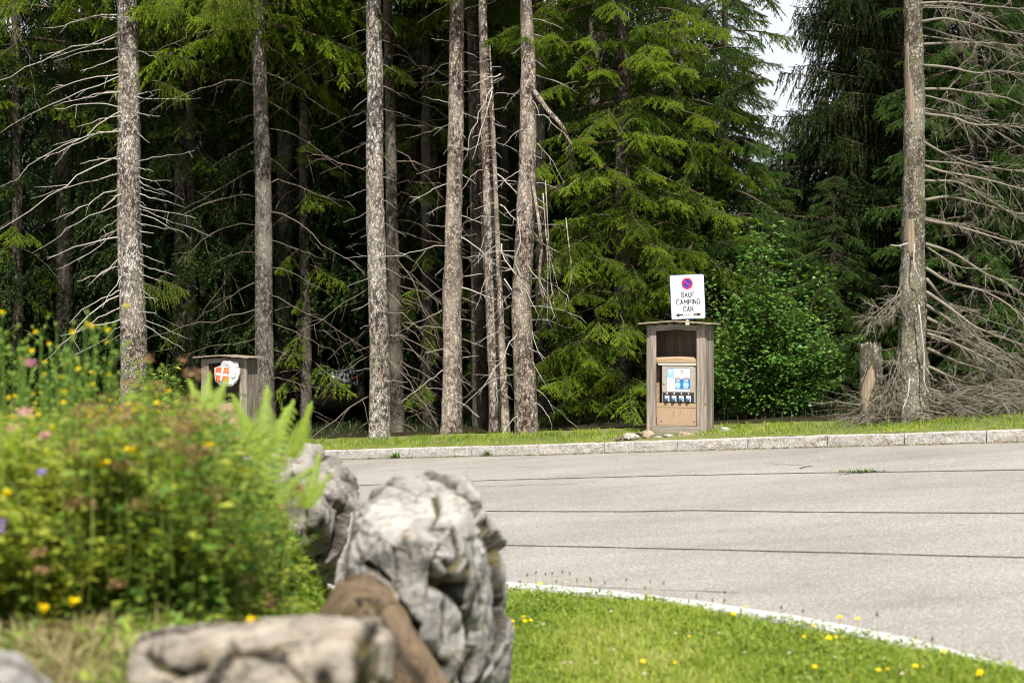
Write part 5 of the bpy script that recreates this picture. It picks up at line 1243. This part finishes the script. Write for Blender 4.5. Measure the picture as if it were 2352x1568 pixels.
# far verge
VP = scatter(330000, -9, 10, 15, 29, lambda x, y: (y > yfar(x) + .14) & (y < yfar(x) + 2.0) & inview(x, y) & ~((x > 1.35) & (x < 3.0) & (y < yfar(x) + .75)) & ~((y > yfar(x) + 1.5) & (np.sin(x * 9) + np.sin(x * 23) > .6)), verge_z, 12)
dd_ = VP[:, 1] - yfar(VP[:, 0]); pv = patch(VP, 1.2, 7)
keep = np.random.default_rng(5).uniform(0, 1, len(VP)) < np.clip(.75 + pv * .8, .3, 1); VP, dd_, pv = VP[keep], dd_[keep], pv[keep]
blades('verge_grass', VP, .028 + .040 * np.clip(dd_ / 1.3, 0, 1.5), .0035, M['verge'], 'mown grass strip between far kerb and forest', .8, 6, .42 + pv * .5 - .12 * np.clip(dd_, 0, 1.5), .2)
VT = scatter(2600, -9, 10, 15, 29, lambda x, y: (y > yfar(x) + .9) & (y < yfar(x) + 1.9) & inview(x, y), verge_z, 13)
blades('tall_grass', VT, .15, .0022, M['verge'], 'taller seeding grass along the back of the verge', .35, 7, .75, .2)

UG = scatter(45000, -14, 16, 17, 40, lambda x, y: (y > yfar(x) + 3.0) & inview(x, y), verge_z, 23)
blades('undergrowth', UG, .13, .008, M['needle_shaded'], 'dark low undergrowth on the forest floor behind the verge', .7, 24, .5, .25, cat='undergrowth')

# flowers: head on a stem
def head_mesh(name, mt, n=12, r=.014, cup=.5, centre=None):
    a = Acc(); 
    for ring, (rr, zz) in enumerate(((1.0, .0), (.7, .004))):
        for i in range(n):
            t = 2 * math.pi * (i + .5 * ring) / n; c, s = math.cos(t), math.sin(t); w = r * rr * .30
            a.add([(0, 0, zz), (c * r * rr * .6 - s * w, s * r * rr * .6 + c * w, zz + r * .25 * cup), (c * r * rr, s * r * rr, zz + r * .3 * cup + .002), (c * r * rr * .6 + s * w, s * r * rr * .6 - c * w, zz + r * .25 * cup)], [(0, 1, 2), (0, 2, 3)], U(0, 1))
    return a.mesh(name, [mt])
HY = head_mesh('flower_head', M['yellow'], 12, .013); HW = head_mesh('flower_head', M['white_petal'], 10, .009, 1.6)
def stem_mesh(h, mt=None):
    a = Acc(); a.tube([(0, 0, 0), (.004, .002, h * .5), (0, 0, h)], [.0018, .0015, .0015], 5, .4); return a.mesh('stem', [mt or M['grass']])
STM = {h: stem_mesh(h) for h in (.06, .10, .14, .18)}
sh = Acc(); sh.tube([(0, 0, 0), (0, 0, .004), (0, 0, .014), (0, 0, .022)], [.002, .0045, .0045, .0015], 6, .2); SHM = sh.mesh('seed_head', [M['rust']], True)
def flower(X, Y, h, hm, label, group, cat='flower', sc=1.0, name='yellow_flower'):
    p = ray(X, Y, h + .06); z = float(lawn_z(p.x, p.y)); e = tag(empty(name, (p.x, p.y, z), U(0, 6.28)), label, cat, group)
    link('stem', STM[h], e); q = link('flower_head' if hm is not SHM else 'seed_head', hm, e, (0, 0, h)); q.scale = (sc,) * 3; q.rotation_euler = (U(-.1, .6), U(-.3, .3), -e.rotation_euler.z + U(-.5, .5)); return e
cv = lambda x, y: (1148.4 + .5118 * x, 918.7 + .5118 * y)
G1 = 'yellow flowers in the lawn'
fl = [(180, 835, .14, 'yellow flower standing alone at the far left of the near kerb'), (1106, 925, .10, 'small yellow flower right on the edge of the near kerb, left of the middle'), (1048, 964, .06, 'yellow flower just below the kerb, left of the middle'),
      (1524, 988, .14, 'tall yellow flower against the asphalt, left one of two'), (1605, 992, .14, 'tall yellow flower against the asphalt, right one of two'), (1407, 1024, .06, 'yellow flower in front of the kerb below the tall pair'),
      (1364, 1074, .06, 'tiny yellow flower left of the double bloom in the lawn'), (1476, 1082, .10, 'large yellow bloom of the close pair in mid lawn'), (1508, 1076, .06, 'small yellow bloom of the close pair in mid lawn'), (1992, 1133, .06, 'yellow flower touching the kerb near the right'),
      (642, 1186, .06, 'broad yellow flower low in the lawn, left half'), (785, 1192, .06, 'small yellow flower right of the broad one, left half of the lawn'), (848, 1074, .06, 'small yellow flower alone in the middle of the lawn'),
      (1413, 1212, .10, 'bright yellow flower near the bottom edge, centre'), (1700, 1228, .06, 'yellow flower near the bottom, right of centre'), (1740, 1224, .06, 'paler yellow flower close right of another near the bottom'), (1864, 1210, .10, 'yellow flower near the bottom below the kerb bend'),
      (1570, 1252, .06, 'small yellow flower at the very bottom edge'), (2150, 1250, .10, 'orange yellow flower at the bottom right, first of two'), (2155, 1236, .06, 'orange yellow flower at the bottom right, behind another'),
      (55, 1005, .10, 'yellow flower leftmost of the clump beside the largest boulder'), (108, 985, .10, 'yellow flower topmost of the clump beside the largest boulder'), (138, 1000, .10, 'yellow flower rightmost of the clump beside the largest boulder'), (65, 1033, .06, 'yellow flower lowest of the clump beside the largest boulder'), (112, 1003, .10, 'yellow flower in the middle of the clump beside the largest boulder'),
      (1940, 1090, .10, 'closed orange bud on a stem crossing the pale kerb at the right'), (1693, 985, .18, 'closed reddish bud on a long stem against the asphalt')]
for x, y, h, lab in fl:
    flower(*cv(x, y), h, HY if 'bud' not in lab else SHM, lab, G1, sc=U(.85, 1.25) if 'tiny' not in lab and 'small' not in lab else .7)
for x, y in ((195, 1020), (285, 1195), (316, 1195), (648, 1245), (512, 1135), (762, 1165), (785, 1060), (1300, 1150), (1505, 1170), (1800, 1222), (850, 1058), (690, 1150), (1380, 1262), (430, 1195), (1805, 1245), (980, 1060), (1100, 1150), (500, 960)):
    flower(*cv(x, y), .06, HW, 'whitish clover head low in the near lawn', 'white clover heads in the lawn', 'flower', U(.8, 1.1), 'clover_flower')
for x, y in ((122, 800), (160, 785), (205, 795), (235, 790), (280, 780), (313, 785), (405, 815), (408, 825), (565, 820), (675, 830), (650, 858), (735, 835), (1005, 915), (955, 915), (1262, 945), (1010, 880), (1360, 965), (90, 830), (250, 830), (345, 825), (468, 835), (880, 900)):
    flower(*cv(x, y), .14 if y > 900 else .18, SHM, 'thin plantain stalk with a brown seed head by the near kerb', 'plantain stalks along the near kerb', 'plant', 1.0, 'plantain_stalk')

GL_ = np.random.default_rng(31); gx_ = GL_.uniform(-7.5, 9.5, 5200); gy_ = yfar(gx_) - np.abs(GL_.normal(0, .05, 5200)) - .02
blades('gutter_litter', np.stack([gx_, gy_, gzn(gx_) + .002], 1), .022, .004, M['dryleaf'], 'brown needles and grit gathered along the foot of the far kerb', 2.0, 32, .12, .2, cat='litter')
# weeds in the joints of kerb and road
def weed(X, Y, w, h, n, label, seed, mt=None):
    p = ray(X, Y); r = np.random.default_rng(seed); acc = Acc(); k = n
    Ps = np.stack([r.normal(0, w * .3, k), r.normal(0, .02, k), np.zeros(k)], 1); a = r.uniform(0, 6.28, k); D = unit(np.stack([np.cos(a), np.sin(a) * .5, r.uniform(.2, 1.4, k)], 1))
    leaf_quads(acc, Ps, D, np.tile([0, 0, 1.], (k, 1)), h * r.uniform(.6, 1.2, k), h * .13, np.clip(r.normal(.45, .2, k), 0, 1))
    o = link('weed', acc.mesh('weed', [mt or M['bush']]), None, p); tag(o, label, 'weed', 'weeds growing in the joints of kerb and road')
weed(911, 1052, .12, .13, 40, 'leafy weed at the kerb foot, leftmost and largest', 1); weed(1050, 1048, .07, .08, 26, 'little weed at the kerb foot left of another', 2); weed(1120, 1047, .10, .11, 34, 'bushy weed at the kerb foot below the cluster of three trunks', 3)
weed(850, 1054, .05, .05, 16, 'tiny weed at the kerb foot by the grey boulder', 4); weed(948, 1052, .08, .04, 16, 'flat weed in a kerb joint right of the largest weed', 5); weed(1977, 1086, .42, .06, 150, 'mat of green weed growing on the tar seam at the right', 6)

# ------------------------------------------------------------------ planted bank at the left
def bz(x, y): return float(lawn_z(x, y))
def plant_template(kind, seed):
    r = np.random.default_rng(seed); A = Acc()
    if kind == 'leafy':
        h = r.uniform(.50, .62); s = np.linspace(0, 1, 8); bend = r.normal(0, .12, 2); P = np.stack([bend[0] * s ** 2, bend[1] * s ** 2, h * s], 1)
        A.tube(P, np.linspace(.004, .0018, 8), 3, .4, 0, cap=False); Ps = []; Ds = []; Ls = []
        for i in range(20):
            t = .12 + .88 * i / 19; p = np.array([np.interp(t, s, P[:, j]) for j in range(3)]); a0 = i * 1.7
            for k in range(3):
                a = a0 + k * 2.1; Ps.append(p); Ds.append((math.cos(a), math.sin(a), r.uniform(-.15, .6))); Ls.append((.066 - .025 * abs(t - .5)) * r.uniform(.7, 1.25))
        Ps = np.array(Ps); Ds = unit(np.array(Ds)); Ps = Ps + Ds * r.uniform(0, .03, (len(Ps), 1)); Nn = unit(np.stack([r.normal(0, .3, len(Ps)), r.normal(0, .3, len(Ps)), np.ones(len(Ps))], 1))
        leaf_quads(A, Ps, Ds, Nn, np.array(Ls), np.array(Ls) * .23, np.clip(r.normal(.42, .2, len(Ps)) + .15 * Ps[:, 2] / h, 0, 1))
    return A, (P if kind == 'leafy' else None)
def copy_into(acc, arr, loc, rz, s, dt=0.0, sz=None):
    V, T, C, Mi = arr; c, sn = math.cos(rz) * s, math.sin(rz) * s; sz = sz or s
    W = np.stack([V[:, 0] * c - V[:, 1] * sn + loc[0], V[:, 0] * sn + V[:, 1] * c + loc[1], V[:, 2] * sz + loc[2]], 1); acc.add(W, T, np.clip(C + dt, 0, 1), 0); acc.M[-1] = Mi
LT = [plant_template('leafy', 100 + i)[0].arrays() for i in range(6)]
big = Acc(); rB = np.random.default_rng(50); cnt = 0; tops = []
def silh(X):   # upper outline of the planting in the picture
    return np.interp(X, [0, 120, 260, 330, 400, 470, 560, 620, 660, 700, 780], [940, 940, 955, 955, 905, 895, 915, 1010, 1140, 1220, 1360])
for _ in range(2600):
    y = rB.uniform(4.25, 7.6); X = rB.uniform(-80, 760) if y > 4.6 else rB.uniform(-80, 520); x = (X - 1176) / F * y
    b = float(bank(np.array(x), np.array(y)))
    if b < .35: continue
    z = bz(x, y) - .02; hmax = CZ + (784 - silh(X)) / F * y - z; 
    front = sstep(np.array((y - 3.9) / .7)); hmax = min(hmax, .32 + .75 * float(front)) * rB.uniform(.6, 1.08)
    lim = np.interp(X, [480, 545, 610, 720], [1, .62, .30, .22]) * (1 if y > 5.0 or X < 450 else .8)
    hmax *= float(lim) * (.86 + .30 * noise.noise(Vector((X / 55, y * .9, 3))) + .12 * noise.noise(Vector((X / 17, y * 2, 8))))
    if hmax < .12: continue
    arr = LT[int(rB.integers(6))]; sz = min(1.5, hmax / .60); copy_into(big, arr, (x, y, z), rB.uniform(0, 6.28), min(1.1, max(.8, sz)), rB.normal(.17, .15) + (.26 if X < 260 else 0) + (.16 if X > 560 else 0) + .12 * (hmax > .7) * (rB.random() < .6), sz)
    tops.append((x, y, z + .60 * sz, X)); cnt += 1
    if cnt > 1250: break
tag(link('bank_planting', big.mesh('bank_planting', [M['bush']])), 'dense leafy green perennials covering the bank at the left', 'plants', kind='stuff')
# flower heads over the planting
fh = Acc(); rF_ = np.random.default_rng(8)
def cluster(acc, c, r0, n, mi, ps=.012, flat=.6):
    a = rF_.uniform(0, 6.28, n); q = np.sqrt(rF_.uniform(0, 1, n)) * r0; P = np.stack([c[0] + np.cos(a) * q, c[1] + np.sin(a) * q, c[2] + rF_.uniform(-flat, flat, n) * r0], 1)
    D = unit(rF_.normal(0, 1, (n, 3)) + np.array([0, 0, .6])); leaf_quads(acc, P, D, unit(rF_.normal(0, 1, (n, 3)) + np.array([0, 0, 1.5])), ps * rF_.uniform(.7, 1.3, n), ps * .4, rF_.uniform(0, 1, n), mi)
def on_px(X, Y, y): v = at(X, Y, y); return (v.x, v.y, v.z)
for (x, y, z, X) in tops:
    if rF_.random() < .36 and X > 160: cluster(fh, (x, y, z + .025), .042, 60, 0, .011, .4)
    elif rF_.random() < .025: cluster(fh, (x, y, z + .02), .014, 16, 1, .012, .3)
    if X < 300 and z > 1.25 and rF_.random() < .35: cluster(fh, (x + .02, y, z + .02), .009, 10, 1, .008, .3)
for X, Y, y, r0, mi in ((60, 945, 4.6, .035, 2), (35, 985, 4.6, .03, 2), (105, 1000, 4.6, .02, 2), (68, 835, 5, .03, 2), (0, 1215, 4.2, .02, 3), (5, 1200, 4.2, .02, 3), (14, 1132, 4.1, .012, 1), (240, 1065, 4.3, .016, 1), (300, 1033, 4.4, .014, 1), (170, 1380, 4.0, .011, 1), (100, 1395, 4.0, .011, 1), (575, 1423, 4.3, .012, 1), (508, 1330, 4.5, .012, 1), (95, 1085, 4.3, .012, 3),
                        (340, 825, 5.4, .035, 0), (360, 885, 5.2, .04, 0), (300, 882, 5.0, .04, 0), (610, 1245, 5.5, .03, 0), (100, 1310, 4.1, .03, 0), (210, 1160, 4.3, .03, 0), (90, 1270, 4.1, .03, 0), (420, 828, 5.3, .02, 0), (270, 1340, 4.2, .03, 0), (440, 1350, 4.3, .03, 0), (620, 1390, 4.5, .02, 0), (640, 1165, 5.6, .04, 0), (690, 1120, 6.0, .03, 0)):
    cluster(fh, on_px(X, Y, y), r0 * .85, 46, mi, .011, .4)
tag(link('bank_flowers', fh.mesh('bank_flowers', [M['rust'], M['yellow'], M['pink'], M['violet']])), 'rusty brown, yellow and pink flower heads scattered over the bank planting', 'flowers', kind='stuff')
# tall yellow-flowered stalks at the top left
tall = Acc(); rT = np.random.default_rng(77)
for _ in range(62):
    X = rT.uniform(-20, 300) if rT.random() < .85 else rT.uniform(300, 420); y = rT.uniform(4.6, 6.2); v = at(X, rT.uniform(745, 890) + (70 if X > 270 else 0), y); z0 = bz(v.x, y)
    s = np.linspace(0, 1, 6); b = np.array([v.x + rT.normal(0, .06), y + rT.normal(0, .06), z0]); P = b + (np.array(v) - b) * s[:, None]; P += rT.normal(0, .006, P.shape)
    tall.tube(P, np.linspace(.0035, .0016, 6), 4, .55, 0, cap=False)
    for k in range(int(rT.integers(5, 12))):
        t = rT.uniform(.55, 1.0); p = b + (np.array(v) - b) * t; d = unit(np.array([rT.normal(0, .5), rT.normal(0, .5), 1.0])); q = p + d * rT.uniform(.03, .11)
        tall.tube([p, (p + q) / 2 + rT.normal(0, .004, 3), q], [.0014, .0012, .0012], 3, .55, 0, cap=False)
        tall.tube([q, q + d * .008, q + d * .017], [.0035, .0062, .0035], 6, .75, 0)          # bud
        if rT.random() < .12: cluster(tall, q + d * .018, .008, 16, 1, .009, .3)
    nl = 6; Ps = b + (np.array(v) - b) * rT.uniform(.05, .6, (nl, 1)); leaf_quads(tall, Ps, unit(np.stack([rT.normal(0, 1, nl), rT.normal(0, 1, nl), rT.uniform(.1, 1, nl)], 1)), np.tile([0, 0, 1.], (nl, 1)), .08, .011, np.clip(rT.normal(.7, .15, nl), 0, 1))
tag(link('flowering_stalks', tall.mesh('flowering_stalks', [M['bush'], M['yellow']])), 'tall thin stalks with buds and yellow flowers at the top left of the bank', 'plants', kind='stuff')
# ground cover and dry grass at the bank foot
GC = scatter(90000, -2.2, -.30, 3.0, 8.4, lambda x, y: (bank(x, y) > .12) & ((y > 4.3) | (np.sin(x * 17 + y * 5) > -.45) | (x / y > -.27)), lawn_z, 15); gx = patch(GC, 3, 1)
blades('bank_grass', GC, .10, .0028, M['grass'], 'green grass and ground cover between the bank plants and boulders', .7, 16, .4 + gx * .5, .2)
GD = scatter(52000, -2.0, -.6, 3.0, 4.5, lambda x, y: (bank(x, y) > .3) & (x / y < -.245 + .03 * np.sin(y * 9)), lawn_z, 17)
GD = GD[:len(GD) // 6]; blades('dry_grass', GD, .14, .0045, M['dryleaf'], 'straw coloured dry stalks at the bottom left foot of the bank', 1.3, 18, .4, .38)
wd_ = GC[np.random.default_rng(9).integers(0, len(GC), 22000)]; r9 = np.random.default_rng(19); wa = Acc()
leaf_quads(wa, wd_ + np.stack([r9.normal(0, .02, len(wd_)), r9.normal(0, .02, len(wd_)), r9.uniform(.0, .1, len(wd_))], 1), unit(np.stack([r9.normal(0, 1, len(wd_)), r9.normal(0, 1, len(wd_)), r9.uniform(0, 1, len(wd_))], 1)), unit(np.stack([r9.normal(0, .4, len(wd_)), r9.normal(0, .4, len(wd_)), np.ones(len(wd_))], 1)), r9.uniform(.03, .06, len(wd_)), r9.uniform(.008, .014, len(wd_)), np.clip(r9.normal(.72, .2, len(wd_)), 0, 1))
tag(link('bank_ground_cover', wa.mesh('bank_ground_cover', [M['bush']])), 'low yellowish green leaves creeping between the bank plants and the boulders', 'plants', kind='stuff')

# thin seeding stalks rising through the planting
r21 = np.random.default_rng(21); pk_ = [tops[int(i)] for i in r21.integers(0, len(tops), 5200)]
SP_ = np.array([(x + r21.normal(0, .08), y + r21.normal(0, .08), z - .22) for x, y, z, X in pk_ if X < 600])
blades('seeding_stalks', SP_, .34, .0011, M['feather'], 'thin yellowish seeding stalks rising through the bank planting', .3, 22, .6, .25, cat='grass')
# ferns
def frond_mesh(L, seed, n=16, w=.18):
    r = np.random.default_rng(seed); A = Acc(); s = np.linspace(0, 1, 12)
    P = np.stack([np.zeros(12), .28 * L * s ** 2.0, L * s * (1 - .12 * s)], 1); A.tube(P, np.linspace(.003, .001, 12), 4, .7, 0, cap=False)
    for i in range(n):
        t = .10 + .90 * i / n; p = np.array([np.interp(t, s, P[:, j]) for j in range(3)]); wl = L * w * math.sin(min(1, t * 1.25 + .12) * math.pi) ** .7 * (1.05 - .45 * t) + .01
        for sd in (-1, 1):
            d = unit(np.array([sd * 1.0, .12, .42 + .3 * t])); m = max(4, int(wl / .012))
            for k in range(m):
                q = p + d * wl * k / m; ll = (.030 * (1 - k / m) + .007) * L / .5
                for s2 in (-1, 1):
                    e = unit(d * .55 + s2 * np.array([-d[2] * sd, 0, d[0] * sd])); leaf_quads(A, q[None], e[None], np.array([[0, -1., .3]]), ll, ll * .22, np.array([np.clip(.5 + r.normal(0, .15), 0, 1)]))
    return A.mesh('frond', [M['fern']])
FR = [frond_mesh(.5, 1), frond_mesh(.5, 2, 17, .20)]
def fern(X, Y, y, fronds, label):
    p = at(X, Y, y); root = tag(empty('fern', p), label, 'fern', 'ferns growing at the boulders')
    for L, tilt, az in fronds:
        o = link('frond', FR[int(rng.integers(2))], root); s = L / .5; o.scale = (s, s, s)
        o.rotation_mode = 'XYZ'; o.rotation_euler = (U(-.25, .1), tilt, az)
fern(588, 1185, 6.0, [(.56, .30, .1), (.34, .8, -.2), (.40, -.1, -.3)], 'bright yellow green fern with a tall frond leaning right, in front of the back boulder')
fern(700, 1172, 6.3, [(.30, .25, .1), (.22, .6, .0), (.2, -.3, .2)], 'small bright fern frond just right of the tall one, against the grey boulder')
fern(668, 1060, 6.6, [(.32, .35, .2), (.26, .15, -.3)], 'dark shaded fern frond above the back boulder')
fern(60, 1235, 4.3, [(.22, .42, .5), (.17, -.3, .9)], 'blurred fern frond low at the left among the leaves')
fern(10, 1090, 4.4, [(.17, .3, .6), (.16, -.3, -.7)], 'blurred fern at the left edge under the pink flowers')
fern(600, 1060, 5.4, [(.34, .05, .1), (.30, -.4, .2), (.28, .45, .1)], 'hazy fern rising before the farther kiosk')
fern(470, 960, 5.6, [(.22, .05, .1), (.20, -.4, .2), (.22, .5, .1)], 'hazy fern tips left of the farther kiosk')
